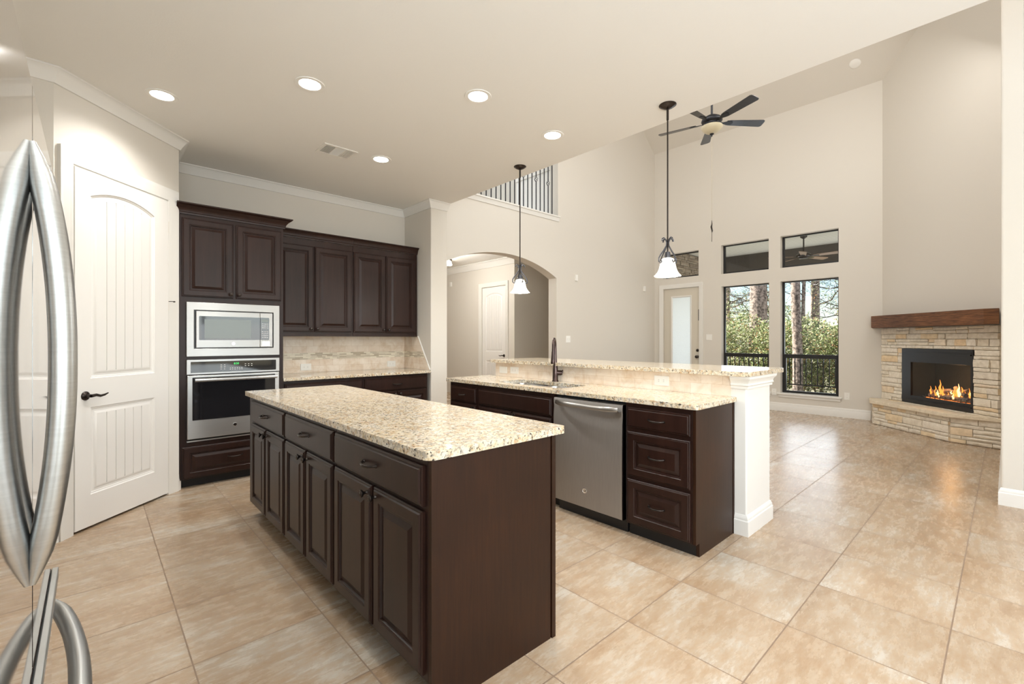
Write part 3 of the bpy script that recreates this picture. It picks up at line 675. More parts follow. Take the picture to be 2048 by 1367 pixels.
counter('island_countertop', 'beige speckled granite top on the kitchen island', rrect(.833, 1.548, 1.326, 3.825, [.02, .012, .012, .045]), .8845, .916)

# bar cabinets (sink side), facing the island
BXF = 2.62
bar = thing
cabinet('bar_base_cabinet', 'narrow dark cabinet at the far left end of the sink counter', (BXF, 3.745, 0), R90, .442, 0, .884, .558,
    [('drawer', .018, .424, .705, .845, ('p', .225, .775, .04)), ('door', .018, .424, .115, .690, ('k', .40, .665))], group=None)
cabinet('sink_base_cabinet', 'dark sink cabinet with long false drawer front beside the dishwasher', (BXF, 3.302, 0), R90, .94, 0, .66, .558,
    [('drawer', .018, .920, .515+.19, .845, None), ('door', .018, .462, .115, .640, None), ('door', .476, .920, .115, .640, None)])
sb = bpy.data.objects['sink_base_cabinet']
MB().box(.001, .939, 0, .035, .6605, .884).obj('apron', M_CAB, sb); MB().box(.001, .939, .52, .556, .6605, .884).obj('apron', M_CAB, sb)
for ch in sb.children:
    if ch.name.startswith('door'):
        pass
# lift the sink doors to meet the drawer front
for ch in list(sb.children):
    if ch.name.startswith('door'):
        for v in ch.data.vertices:
            if v.co.z > .4: v.co.z += .05
knobs = [ch for ch in sb.children if ch.name.startswith('door')]
knobs.sort(key=lambda o: min(v.co.x for v in o.data.vertices)); knob(knobs[0], .432, .668); knob(knobs[1], .506, .668)
db = cabinet('drawer_base_cabinet', 'dark three-drawer cabinet at the near end of the sink counter', (BXF, 1.722, 0), R90, .459, 0, .884, .558,
    [('drawer', .017, .449, .720, .852, ('p', .233, .787)), ('pdrawer', .017, .449, .402, .694, ('p', .233, .552)), ('pdrawer', .017, .449, .092, .382, ('p', .233, .242))], kick=.082, kdepth=.045)
be = thing('bar_end_panel', 'dark brown veneer panel closing the near end of the sink counter', 'panel', (0, 1.243, 0), 0)
MB().prism([(2.665, 0), (3.150, 0), (3.150, .884), (2.62, .884), (2.62, .082), (2.665, .082)], 0, .019, axis='y').obj('veneer_sheet', M_CABSIDE, be)
MB().box(3.158, 3.176, -.003, .019, 0, .884).obj('scribe_strip', M_CABSIDE, be)
# dishwasher
dw = thing('dishwasher', 'stainless steel dishwasher with bowed bar handle under the sink counter', 'dishwasher', (BXF, 2.355, 0), R90)
MB().box(.006, .626, .02, .55, .075, .872).obj('tub', M_MATTE, dw)
mb = MB(); ny = 14; loops = []
prof = [(.862, -.010), (.858, -.022), (.84, -.026), (.79, -.022), (.72, -.028), (.5, -.030), (.2, -.030), (.098, -.028), (.092, -.018)]
lo = []
for z, y in prof: lo.append([(.010, .018, z), (.010, y, z), (.622, y, z), (.622, .018, z)])
MB().rings(lo).obj('door_panel', M_STEELDW, dw, smooth=40)
pts = []; rs = []
for k in range(15):
    a = -1+2*k/14; pts.append((.316+a*.272, -.034-.040*(1-a**4)**.7, .827)); rs.append(.017)
MB().tube(pts, rs, 12, flat=.7).obj('bar_handle', M_STEEL, dw, smooth=60)
MB().box(.01, .622, .04, .06, .0, .09).obj('kick_plate', M_BLACK, dw)
def badge(parent, x, z, y, r=.016):
    b = MB().lathe([(0, 0), (r, 0), (r, .0015), (r*.9, .002), (r*.86, .0012), (0, .0012)], (x, y, z), 28, Matrix.Rotation(PI/2, 4, 'X')).obj('badge', M_CHROME, parent, smooth=30)
    cu = bpy.data.curves.new('monogram', 'FONT'); cu.body = 'GE'; cu.size = r*1.15; cu.align_x = 'CENTER'; cu.align_y = 'CENTER'; cu.shear = .3
    t = bpy.data.objects.new('monogram_tmp', cu); COL.objects.link(t); bpy.context.view_layer.update()
    me = bpy.data.meshes.new_from_object(t.evaluated_get(bpy.context.evaluated_depsgraph_get())); bpy.data.objects.remove(t)
    me.materials.clear(); me.materials.append(M_BLACK); o = bpy.data.objects.new('monogram', me); COL.objects.link(o)
    o.rotation_euler = (PI/2, 0, 0); o.location = (x, y-.0022, z); o.parent = b
    return b
badge(dw, .309, .218, -.0302, .019)
# sink counter with cut-out
hole = rrect(2.705, 3.055, 2.365, 3.155, .07)
counter('sink_countertop', 'beige speckled granite counter around the sink, lower level of the bar', rrect(2.592, 3.1715, 1.222, 3.80, [.01, .01, .03, .03]), .8845, .9145, [list(reversed(hole))])
counter('bar_countertop', 'raised granite breakfast bar top with rounded near corners', rrect(3.112, 3.815, 1.128, 3.742, [.03, .03, .03, .07]), 1.0555, 1.0865)
sk = thing('kitchen_sink', 'stainless double bowl sink set into the lower granite counter', 'sink', (2.88, 2.76, .884))
for (y0, y1) in ((-.40, -.015), (.015, .40)):
    loops = []
    for i, z in ((-.012, -.0005), (0, -.0015), (.004, -.02), (.012, -.17), (.05, -.19)):
        loops.append([(p[0], p[1], z) for p in rrect(-.178+i, .178-i, y0+i, y1-i, max(.07-i*.4, .02))])
    m = len(loops[0]); b = MB(); b.rings(loops, cap=False); b.add(loops[-1], [tuple(range(m))])
    # thickness
    o = b.obj('bowl', M_SINK, sk, smooth=50); sm = o.modifiers.new('thick', 'SOLIDIFY'); sm.thickness = .002; sm.offset = 0
    MB().lathe([(0, 0), (.04, 0), (.04, .003), (.0, .003)], (0, (y0+y1)/2, -.189), 20).obj('drain', M_CHROME, sk)
# faucet
fa = thing('kitchen_faucet', 'bronze gooseneck pull-down faucet standing behind the sink', 'faucet', (3.125, 2.806, .9147))
dv = Vector((-.841, -.544, 0)).normalized()
MB().lathe([(0, 0), (.030, 0), (.030, .006), (.026, .01), (.0245, .09), (.023, .12), (.0165, .17), (.0135, .24), (.0125, .30), (0, .301)], (0, 0, 0), 24).obj('faucet_body', M_FAUCET, fa, smooth=50)
pts = [Vector((0, 0, .295)), Vector((0, 0, .32))]
for k in range(1, 12):
    a = PI*k/12; pts.append(dv*(.06-.06*math.cos(a)) + Vector((0, 0, .32+.07*math.sin(a))))
pts += [dv*.122+Vector((0, 0, .305)), dv*.126+Vector((0, 0, .27))]
MB().tube(pts, .0115, 14).obj('spout', M_FAUCET, fa, smooth=60)
M_ = Vector((0, 0, -1)).rotation_difference(Vector((dv.x*.08, dv.y*.08, -1)).normalized()).to_matrix().to_4x4()
MB().lathe([(0, 0), (.014, 0), (.014, -.02), (.018, -.07), (.021, -.105), (.019, -.11), (0, -.11)], dv*.125+Vector((0, 0, .275)), 20, M_).obj('spray_head', M_FAUCET, fa, smooth=50)
lv = Vector((.736, -.677, 0))
MB().lathe([(0, .0), (.02, 0), (.0235, .02), (.0235, .05), (.02, .062), (0, .064)], (0, 0, 0), 20, Matrix.Translation((0, 0, .078)) @ Vector((0, 0, 1)).rotation_difference(lv).to_matrix().to_4x4()).tube([lv*.06+Vector((0, 0, .085)), lv*.078+Vector((0, 0, .105)), lv*.083+Vector((0, 0, .13)), lv*.098+Vector((0, 0, .165))], [.012, .0095, .007, .0055], 10).obj('lever_handle', M_FAUCET, fa, smooth=50)

# tall oven cabinet
TX0, TX1, TY = .554, 1.385, 4.83
tc = thing('oven_cabinet', 'tall dark cabinet tower holding the microwave and wall oven', 'cabinet', (TX0, TY, 0))
tw = TX1-TX0
mb = grid_wall(0, tw, .082, 2.385, [(.06, .782, .42, 1.10), (.075, .767, 1.17, 1.60)], 0, .02)
mb.box(0, .018, .02, .665, .082, 2.385).box(tw-.018, tw, .02, .665, .082, 2.385).box(.018, tw-.018, .02, .665, 2.365, 2.385).box(.018, tw-.018, .02, .665, .082, .1).box(.018, tw-.018, .64, .665, .1, 2.365)
mb.box(.018, tw-.018, .02, .6, .385, .405).box(.018, tw-.018, .02, .6, 1.125, 1.145)
mb.obj('carcass', M_CAB, tc)
MB().box(0, tw, .075, .665, 0, .082).obj('toe_kick', M_KICK, tc)
for a, b, kx in ((.016, .402, .379), (.424, .810, .446)):
    f_ = front(a, b, 1.672, 2.352, DOORP).obj('door', M_CAB, tc); knob(f_, kx, 1.708, s=1.1)
f_ = front(.018, .812, .084, .362, DOORP).obj('drawer', M_CAB, tc); pull(f_, .415, .236, w=.055)
def cab_crown(z0, h, p): return [(0, z0), (.012, z0), (.014, z0+h*.16), (.020, z0+h*.22), (.022, z0+h*.34), (p*.45, z0+h*.52), (p*.75, z0+h*.78), (p*.86, z0+h*.80), (p, z0+h*.90), (p, z0+h), (0, z0+h)]
MB().sweep([(-.024, 0), (tw, 0), (tw, .268)], cab_crown(2.384, .092, .072)).obj('crown_moulding', M_CAB, tc, smooth=30)

# upper cabinets
UY = 5.158
ups = []
for x0, lab, dr in ((1.3865, 'left-hand wall cabinet above the back counter, touching the oven tower', ((.015, .398), (.410, .828))), (2.234, 'right-hand wall cabinet above the back counter, next to the pillar', ((.004, .404), (.414, .820)))):
    wd = .8465 if x0 < 2 else .851
    (a0, a1), (b0, b1) = dr
    c = cabinet('wall_cabinet', 'dark ' + lab, (x0, UY, 0), 0, wd, 1.345, 2.385, .335,
        [('door', a0, a1, 1.380, 2.315, ('k', a1-.028, 1.414)), ('door', b0, b1, 1.380, 2.315, ('k', b0+.028, 1.414))], kick=0, group='wall cabinets over the back counter')
    MB().box(0.001, wd-.001, -.006, .012, 1.332, 1.356).obj('light_rail', M_CAB, c, bevel=.003)
    pth = [(0.0005, 0), (wd-.0005, 0)]
    MB().sweep(pth, cab_crown(2.3855, .082, .055)).obj('crown_moulding', M_CAB, c, smooth=30)
# back base cabinets + counter
for x0, wd, lab, dr in ((1.3865, .833, 'dark base cabinet left of its twin under the back counter, mostly hidden by the island', ((.018, .818),)), (2.220, .835, 'dark base cabinet under the back counter beside the pillar', ((.016, .816),))):
    (a, b), = dr
    cabinet('back_base_cabinet', lab, (x0, 4.862, 0), 0, wd, 0, .884, .635,
        [('drawer', a, b, .705, .855, ('p', (a+b)/2, .778, .055)), ('door', a, (a+b)/2-.006, .115, .692, ('k', (a+b)/2-.034, .662)), ('door', (a+b)/2+.006, b, .115, .692, ('k', (a+b)/2+.034, .662))], group='base cabinets under the back counter')
counter('back_countertop', 'speckled granite counter under the wall cabinets on the back wall', [(1.3865, 4.822), (3.086, 4.822), (3.086, 5.486), (1.3865, 5.486)], .8845, .9142)

# microwave
mw = thing('microwave', 'built-in stainless microwave with wide trim frame above the oven', 'microwave', (0, TY, 0))
o = MB().prism([(.600, 1.148), (1.345, 1.148), (1.345, 1.625), (.600, 1.625)], -.026, -.001, [list(reversed([(.655, 1.218), (1.290, 1.218), (1.290, 1.556), (.655, 1.556)]))], axis='y').obj('trim_frame', M_STEEL, mw, bevel=.003)
MB().box(.657, 1.288, -.010, .35, 1.220, 1.554).obj('housing', M_BLACK, mw)
MB().prism([(.668, 1.226), (1.172, 1.226), (1.172, 1.548), (.668, 1.548)], -.034, -.0105, axis='y').obj('door', M_STEEL, mw, bevel=.003)
MB().prism([(1.1735, 1.226), (1.280, 1.226), (1.280, 1.548), (1.1735, 1.548)], -.034, -.0105, axis='y').obj('control_panel', M_STEEL, mw, bevel=.003)
MB().prism(rrect(.690, 1.171, 1.293, 1.504, [.002, .002, .008, .008]), -.0362, -.0345, axis='y').obj('door_glass', M_BGLASS, mw)
MB().prism(rrect(.730, 1.094, 1.308, 1.478, .003), -.0372, -.0364, axis='y').obj('screen', M_SCREEN, mw)
kp = MB().prism(rrect(1.1745, 1.250, 1.293, 1.504, [.008, .008, .002, .002]), -.0362, -.0345, axis='y').obj('keypad', M_BGLASS, mw)
for rows in ((0, 1, 2), (4, 5, 6, 7)):
    mb = MB()
    for r_ in rows:
        for c_ in range(4):
            x = 1.187+c_*.015; z = 1.445-r_*.0185; mb.box(x, x+.008, -.0372, -.0365, z-.0025, z+.0025)
    mb.obj('printed_keys', M_PRINT, kp)
MB().box(1.184, 1.242, -.0375, -.0363, 1.462, 1.488).obj('display', M_SCREEN, kp)
MB().prism(rrect(1.190, 1.255, 1.236, 1.278, .004), -.037, -.0345, axis='y').obj('open_button', M_CHROME, mw, bevel=.001)
badge(mw, .952, 1.259, -.0345, .015)
# wall oven
ov = thing('wall_oven', 'built-in stainless wall oven with green clock and black glass door', 'oven', (0, TY, 0))
MB().box(.618, 1.33, .0005, .58, .425, 1.098).obj('housing', M_MATTE, ov)
MB().prism([(.600, .992), (1.345, .992), (1.345, 1.121), (.600, 1.121)], -.028, -.001, axis='y').obj('control_fascia', M_STEEL, ov, bevel=.003)
cg = MB().prism(rrect(.630, 1.312, 1.007, 1.103, .006), -.0302, -.0285, axis='y').obj('control_glass', M_BGLASS, ov)
def text(parent, body, x, z, y, size, m, name='clock_digits'):
    cu = bpy.data.curves.new(name, 'FONT'); cu.body = body; cu.size = size; cu.align_x = 'CENTER'; cu.align_y = 'CENTER'
    t = bpy.data.objects.new('t', cu); COL.objects.link(t); bpy.context.view_layer.update()
    me = bpy.data.meshes.new_from_object(t.evaluated_get(bpy.context.evaluated_depsgraph_get())); bpy.data.objects.remove(t)
    me.materials.clear(); me.materials.append(m); o = bpy.data.objects.new(name, me); COL.objects.link(o); o.rotation_euler = (PI/2, 0, 0); o.location = (x, y, z); o.parent = parent
    return o
text(cg, '8:50', .977, 1.078, -.0308, .024, M_DISPLAY)
for x0, z0_, nc, nr, dx, dz in ((.852, 1.068, 2, 3, .026, .018), (.925, 1.040, 6, 2, .0185, .014), (1.045, 1.072, 3, 2, .026, .017)):
    mb = MB()
    for i in range(nc):
        for j in range(nr): mb.box(x0+i*dx, x0+i*dx+dx*.42, -.031, -.0305, z0_-j*dz-.0022, z0_-j*dz+.0022)
    mb.obj('printed_keys', M_PRINT, cg)
MB().prism([(.604, .430), (1.341, .430), (1.341, .984), (.604, .984)], -.034, -.001, axis='y').obj('oven_door', M_STEEL, ov, bevel=.004)
MB().prism(rrect(.642, 1.303, .592, .966, .004), -.0362, -.0345, axis='y').obj('oven_glass', M_BGLASS, ov)
mb = MB().tube([(.655, -.075, .944), (1.308, -.075, .944)], .0155, 14)
for x in (.672, 1.292): mb.tube([(x, -.036, .944), (x, -.075, .944)], .009, 10)
mb.obj('oven_handle', M_STEEL, ov, smooth=50)
badge(ov, .965, .522, -.0345, .016)
MB().box(.604, 1.341, -.020, -.001, .404, .416).obj('lower_trim', M_STEEL, ov)
MB().box(.625, 1.33, -.012, -.001, .4165, .4295).obj('vent_slot', M_MATTE, ov)

# ------------------------------------------------------------------ refrigerator
FX = -.071; FY0, FYS, FY1 = .590, 1.071, 1.552
fr = thing('refrigerator', 'mirror-like stainless french door refrigerator at the left edge of the photo', 'refrigerator', (0, 0, 0))
MB().box(-.82, -.135, FY0, FY1, .02, 1.70).obj('cabinet_body', simple('fridge_side_grey', (.25, .25, .26), .5), fr)
MB().box(-.80, -.15, FY0+.05, FY1-.05, 0.0, .02).obj('base_grille', M_BLACK, fr)
for a, b in ((FY0, FYS-.0035), (FYS+.0035, FY1)):
    dd = MB().box(-.131, FX, a, b, .762, 1.715).obj('door', M_FRIDGE, fr, bevel=.0035)
    near = a == FY0
    yh = FYS-.040 if near else FYS+.048
    pts = []; rs = []
    for k in range(29):
        t = -1+2*k/28; bow = (1-abs(t)**2.2); pts.append((FX+.002+.034*bow, yh, 1.263+t*.345)); rs.append(.005+.0115*min(1, bow*3.0))
    MB().tube(pts, rs, 16, flat=1.25, up=(1, 0, 0)).obj('door_handle', M_FHANDLE, dd, smooth=60)
MB().box(-.128, FX-.0006, FYS-.0034, FYS+.0034, .762, 1.713).obj('door_gasket', M_MATTE, fr)
MB().box(-.128, FX-.006, FY0+.004, FY1-.004, .7525, .7615).obj('door_gasket', M_MATTE, fr)
fz = MB().box(-.131, FX, FY0, FY1, .06, .752).obj('freezer_drawer', M_FRIDGE, fr, bevel=.0035)
MB().box(FX+.0003, FX+.012, FY0, FY1, .728, .752).obj('drawer_lip', M_FHANDLE, fz, bevel=.002)
pts = []; rs = []
for k in range(33):
    t = -1+2*k/32; bow = (1-abs(t)**2.2); pts.append((FX+.004+.052*bow, 1.071+t*.435, .690)); rs.append(.006+.010*min(1, bow*3))
MB().tube(pts, rs, 16, up=(0, 0, 1)).obj('drawer_handle', M_FHANDLE, fz, smooth=60)

# ------------------------------------------------------------------ ceiling fittings
def spot(name, loc, e, size=2.3, blend=.6, r=.06, col=(1, .985, .955)):
    d = bpy.data.lights.new(name, 'SPOT'); d.energy = e; d.spot_size = size; d.spot_blend = blend; d.shadow_soft_size = r; d.color = col
    o = bpy.data.objects.new(name, d); COL.objects.link(o); o.location = loc; return o
LP = [((.363, 4.036), 'recessed downlight nearest the pantry door'), ((1.081, 3.185), 'recessed downlight above the far part of the island'),
      ((2.010, 2.537), 'recessed downlight between the island and the sink counter'), ((2.857, 2.597), 'recessed downlight nearest the far pendant canopy'),
      ((2.032, 4.053), 'recessed downlight nearest the back wall cabinets, beside the air vent'),
      ]
for i, ((x, y), lab) in enumerate(LP):
    t = thing('recessed_light', 'white ' + lab, 'ceiling light', (x, y, ZC), 0, 'recessed downlights in the kitchen ceiling')
    MB().lathe([(.066, -.002), (.070, -.006), (.092, -.006), (.095, -.001), (.066, -.0005)], (0, 0, 0), 36).obj('trim_ring', M_WHITEP, t, smooth=40)
    MB().lathe([(0, -.0035), (.066, -.0035), (.066, -.0015), (0, -.0015)], (0, 0, 0), 32).obj('lens', M_LAMP, t)
    spot('downlight', (x, y, ZC-.02), 58, 2.5, .8, .06)
for x, y in ((.75, .9), (2.1, .6), (.9, -1.3), (2.3, -1.2)):
    t = thing('recessed_light', 'white recessed downlight out of frame above or behind the viewpoint', 'ceiling light', (x, y, ZC), 0, 'recessed downlights outside the frame')
    MB().lathe([(.066, -.002), (.070, -.006), (.092, -.006), (.095, -.001), (.066, -.0005)], (0, 0, 0), 24).obj('trim_ring', M_WHITEP, t, smooth=40)
    MB().lathe([(0, -.0035), (.066, -.0035), (.066, -.0015), (0, -.0015)], (0, 0, 0), 24).obj('lens', M_LAMP, t)
    spot('downlight', (x, y, ZC-.02), 58, 2.5, .8, .06)
# air vent
vt = thing('air_vent', 'white rectangular air supply vent in the kitchen ceiling', 'vent', (1.650, 4.158, ZC))
MB().prism([(-.152, -.117), (.152, -.117), (.152, .117), (-.152, .117)], -.008, -.0005, [list(reversed([(-.125, -.09), (.125, -.09), (.125, .09), (-.125, .09)]))]).obj('vent_frame', M_GRILLE, vt, bevel=.002)
MB().box(-.125, .125, -.09, .09, -.0015, -.0008).obj('duct_opening', M_DUCT, vt)
mb = MB()
for k in range(8):
    x = -.118+k*.010; mb.box(x, x+.003, -.088, .088, -.0075, -.002)
for k in range(15):
    y = -.085+k*.0118; mb.box(-.040, .042, y, y+.003, -.0075, -.002)
for k in range(7):
    x = .050+k*.011; mb.box(x, x+.006, -.088, .088, -.0075, -.002)
mb.box(-.046, -.040, -.09, .09, -.0078, -.002).box(.042, .048, -.09, .09, -.0078, -.002).obj('louvres', M_GRILLE, vt)
# pendants
def pendant(x, y, label):
    t = thing('pendant_light', label, 'pendant light', (x, y, ZC), 0, 'pendant lights over the bar')
    MB().lathe([(0, -.030), (.02, -.028), (.045, -.016), (.062, -.004), (.062, -.0005), (0, -.0005)], (0, 0, 0), 28).obj('canopy', M_BRONZE, t, smooth=40)
    MB().tube([(0, 0, -.03), (0, 0, -.11)], .0085, 10).tube([(0, 0, -.10), (0, 0, -1.11)], .0055, 10).obj('rod', M_BRONZE, t, smooth=50)
    MB().lathe([(0, -1.135), (.020, -1.135), (.022, -1.11), (.018, -1.08), (0, -1.078)], (0, 0, 0), 18).obj('socket', M_PIRON, t, smooth=50)
    for k in range(4):
        a = PI*k/2+math.radians(-22); c, s_ = math.cos(a), math.sin(a)
        pr = [(.050, -1.000), (.047, -.985), (.034, -.977), (.018, -.988), (.009, -1.010), (.012, -1.035), (.036, -1.070), (.060, -1.100), (.078, -1.128), (.078, -1.152), (.064, -1.163), (.052, -1.154), (.054, -1.143)]
        MB().tube([(c*r, s_*r, z) for r, z in pr], .0042, 8, flat=1.6).obj('scroll_arm', M_PIRON, t, smooth=60)
    mb = MB(); sg = 40; lp = []
    for r, z, rip in ((.030, -1.125, 0), (.040, -1.130, 0), (.050, -1.150, 0), (.056, -1.180, 0), (.062, -1.205, 0), (.072, -1.228, .0015), (.087, -1.248, .003), (.095, -1.256, .0045)):
        lp.append([((r+rip*math.cos(8*2*PI*i/sg))*math.cos(2*PI*i/sg), (r+rip*math.cos(8*2*PI*i/sg))*math.sin(2*PI*i/sg), z) for i in range(sg)])
    lp2 = [[(p[0]*.96, p[1]*.96, p[2]-.001) for p in l] for l in reversed(lp)]
    mb.rings(lp+lp2).obj('glass_shade', M_SHADE, t, smooth=70)
    MB().lathe([(0, -1.135), (.012, -1.14), (.024, -1.18), (.028, -1.21), (.020, -1.235), (0, -1.245)], (0, 0, 0), 16).obj('bulb', M_LAMP, t, smooth=70)
    d = bpy.data.lights.new('pendant_bulb', 'POINT'); d.energy = 8; d.shadow_soft_size = .04; d.color = (1, .97, .92)
    o = bpy.data.objects.new('pendant_bulb', d); COL.objects.link(o); o.location = (x, y, ZC-1.285)
pendant(3.139, 3.290, 'bronze pendant light with bell glass, the far one in front of the arch')
pendant(3.112, 1.690, 'bronze pendant light with bell glass, the near one in front of the patio door')
# hall flush light
hl = thing('hall_ceiling_light', 'small lit ceiling light in the hall behind the arch, half hidden by the pillar', 'ceiling light', (5.65, 8.17, ZC))
MB().lathe([(0, -.03), (.08, -.025), (.09, -.001), (0, -.001)], (0, 0, 0), 20).obj('canopy', M_BRONZE, hl, smooth=40)
MB().lathe([(.04, -.03), (.06, -.06), (.075, -.12), (.07, -.13), (.03, -.11), (0, -.105)], (.0, -.02, 0), 20).obj('glass_shade', shade_mat('hall_shade', 8), hl, smooth=60)
d = bpy.data.lights.new('hall_bulb', 'POINT'); d.energy = 72; d.shadow_soft_size = .08; d.color = (1, .97, .92)
o = bpy.data.objects.new('hall_bulb', d); COL.objects.link(o); o.location = (4.9, 7.5, ZC-.35)

# ceiling fan in the great room
RV = Vector((math.sin(math.radians(47.35)), -math.cos(math.radians(47.35)), 0)); FV = Vector((math.cos(math.radians(47.35)), math.sin(math.radians(47.35)), 0))
def fan(label, loc, rod, R_, angs, bm, mm, bowl=True, chain=True, grp=None, W_=.135):
    t = thing('ceiling_fan', label, 'ceiling fan', loc, 0, grp)
    MB().tube([(0, 0, .08), (0, 0, rod)], .014, 12).obj('downrod', mm, t, smooth=50)
    MB().lathe([(0, rod), (.07, rod), (.06, rod-.05), (.02, rod-.08), (0, rod-.08)], (0, 0, 0), 24).obj('canopy', mm, t, smooth=50)
    MB().lathe([(0, .10), (.03, .10), (.07, .085), (.125, .05), (.135, .02), (.125, 0), (.10, -.012), (.10, -.03), (.08, -.05), (0, -.05)], (0, 0, 0), 32).obj('motor_housing', mm, t, smooth=50)
    for a in angs:
        th = math.radians(a); d = RV*math.cos(th)+FV*math.sin(th); n = Vector((-d.y, d.x, 0)); up = Vector((0, 0, 1))
        tilt = math.radians(-12); n2 = n*math.cos(tilt)+up*math.sin(tilt); u2 = -n*math.sin(tilt)+up*math.cos(tilt)
        mb = MB(); ol = []
        for r, w in ((.20, .040), (.24, .050), (.40, .058), (.60, .066), (R_-.03, W_/2+.002), (R_-.008, W_/2-.008), (R_, W_/2-.03)): ol.append((r*(R_/.71) if r < .65 else r, w))
        loop = [(r, w) for r, w in ol]+[(r, -w) for r, w in reversed(ol)]
        vs = [d*r+n2*w+u2*h for h in (-.003, .003) for r, w in loop]; k = len(loop)
        mb.add(vs, [tuple(range(k)), tuple(range(2*k-1, k-1, -1))]+[(i, (i+1) % k, (i+1) % k+k, i+k) for i in range(k)])
        bl = mb.obj('blade', bm, t)
        q = MB(); q.add([d*r+n2*w+u2*h for h in (-.007, -.0035) for r, w in ((.09, .018), (.15, .014), (.20, .034), (.27, .030), (.29, 0), (.27, -.030), (.20, -.034), (.15, -.014), (.09, -.018))], [tuple(range(9)), tuple(range(17, 8, -1))]+[(i, (i+1) % 9, (i+1) % 9+9, i+9) for i in range(9)])
        q.obj('blade_iron', mm, bl)
    if bowl:
        MB().lathe([(.060, -.05), (.135, -.055), (.138, -.065), (.12, -.095), (.085, -.13), (.04, -.152), (0, -.156)], (0, 0, 0), 32).obj('light_bowl', M_BOWL, t, smooth=50)
        MB().lathe([(0, -.150), (.028, -.152), (.024, -.165), (.010, -.172), (.008, -.19), (0, -.195)], (0, 0, 0), 16).obj('finial', mm, t, smooth=50)
    if chain:
        MB().tube([(0, 0, -.19), (0, 0, -1.33)], .0022, 6).obj('pull_chain', simple('chain_brass', (.45, .38, .28), .4, metal=.7), t)
        MB().tube([(0, 0, -1.33), (.003, 0, -1.38), (-.014, 0, -1.42), (.012, 0, -1.47), (.002, 0, -1.50), (0, 0, -1.62)], [.003, .008, .012, .010, .003, .003], 8).obj('chain_fob', M_BRONZE, t, smooth=60)
    return t
fan('dark five-blade ceiling fan with alabaster bowl hanging high in the great room', (6.20, 2.72, 4.245), 2.31, .71, (-70, 2, 74, 146, 218), M_BLADE, M_IRON)
# loft railing
lr = thing('loft_railing', 'black iron baluster railing in the upper wall opening', 'railing', (0, YA+.10, az(3.40)-3.40))
xsb = [(3.685+.0978*k)*KA for k in range(23)]
for k, x in enumerate(xsb):
    if x > 5.86*KA: break
    mb = MB()
    kn = round((x-5.155*KA)/(.0978*KA))
    typ = kn % 3 if True else 0
    if k >= 14 and kn % 3 == 0: 
        mb.box(x-.0065, x+.0065, -.0065, .0065, 3.40, 3.93).box(x-.0065, x+.0065, -.0065, .0065, 4.02, 4.36)
        for q in range(4):
            a = q*PI/2; pts = []
            for j in range(9):
                s_ = j/8; rr = .032*math.sin(PI*s_); aa = a+s_*PI*1.2; pts.append((x+rr*math.cos(aa), rr*math.sin(aa), 3.93+.09*s_))
            mb.tube(pts, .0036, 6)
    else: mb.box(x-.0065, x+.0065, -.0065, .0065, 3.40, 4.36)
    mb.obj('baluster', M_IRON, lr)
MB().box(3.47, 5.97, -.028, .028, 4.36, 4.41).obj('handrail', M_CAB, lr, bevel=.008)
# smoke detector high in the vault
# ------------------------------------------------------------------ switches, outlets, sensors
def plate(name, label, cat, loc, rz, w, h, kind, group=None):
    t = thing(name, label, cat, loc, rz, group)
    MB().prism(rrect(-w/2, w/2, -h/2, h/2, .004, 3), -.006, -.0003, axis='y').obj('cover_plate', M_WHITEP, t, bevel=.0015)
    if kind == 'outlet_h' or kind == 'outlet_v':
        for s_ in (-1, 1):
            cx, cz = (s_*.020, 0) if kind == 'outlet_h' else (0, s_*.020)
            f_ = MB().prism(rrect(cx-.014, cx+.014, cz-.014, cz+.014, .006, 3), -.0072, -.0061, axis='y').obj('socket', M_WHITEP, t)
            m_ = MB()
            for q in (-1, 1):
                if kind == 'outlet_h': m_.box(cx-.004, cx+.003, -.0078, -.0073, q*.0055-.001, q*.0055+.001)
                else: m_.box(q*.0055-.001, q*.0055+.001, -.0078, -.0073, cz-.002, cz+.005)
            m_.obj('slots', M_SLOT, f_)
    elif kind.startswith('switch'):
        nn = int(kind[6:])
        for q in range(nn):
            cx = (q-(nn-1)/2)*.046; MB().box(cx-.005, cx+.005, -.013, -.006, -.004, .012).obj('toggle', M_WHITEP, t)
    return t
GO = 'outlets on the backsplash'
plate('outlet', 'white horizontal outlet on the back tiled wall, next to the oven tower', 'outlet', (1.817, 5.488, .980), 0, .118, .076, 'outlet_h', GO)
plate('outlet', 'white horizontal outlet on the back tiled wall, near the pillar', 'outlet', (2.896, 5.488, .978), 0, .118, .076, 'outlet_h', GO)
plate('outlet', 'white outlet on the bar tiles at the right of the faucet', 'outlet', (3.172, 1.771, .987), R90, .118, .072, 'outlet_h', 'plates on the bar tiles')
plate('outlet', 'white outlet on the bar tiles, right one of the pair left of the faucet', 'outlet', (3.172, 3.404, .984), R90, .118, .068, 'outlet_h', 'plates on the bar tiles')
plate('switch', 'white switch plate on the bar tiles, left one of the pair left of the faucet', 'switch', (3.172, 3.575, .980), R90, .118, .068, 'plain', 'plates on the bar tiles')
plate('light_switch', 'white double switch plate on the great room wall right of the arch', 'switch', (6.145*KA, YA, 1.303), 0, .118, .118, 'switch2')
plate('light_switch', 'white double switch plate between the patio door and the windows', 'switch', (XW, 4.0*KW, 1.34), R90, .118, .118, 'switch2')
plate('outlet', 'white wall outlet right of the low window sill', 'outlet', (XW, 1.757*KW, wz(.377)), R90, .075, .118, 'outlet_v')
plate('outlet', 'white wall outlet low beside the bar end, left of the window sill', 'outlet', (XW, 2.83*KW, wz(.36)), R90, .075, .118, 'outlet_v')
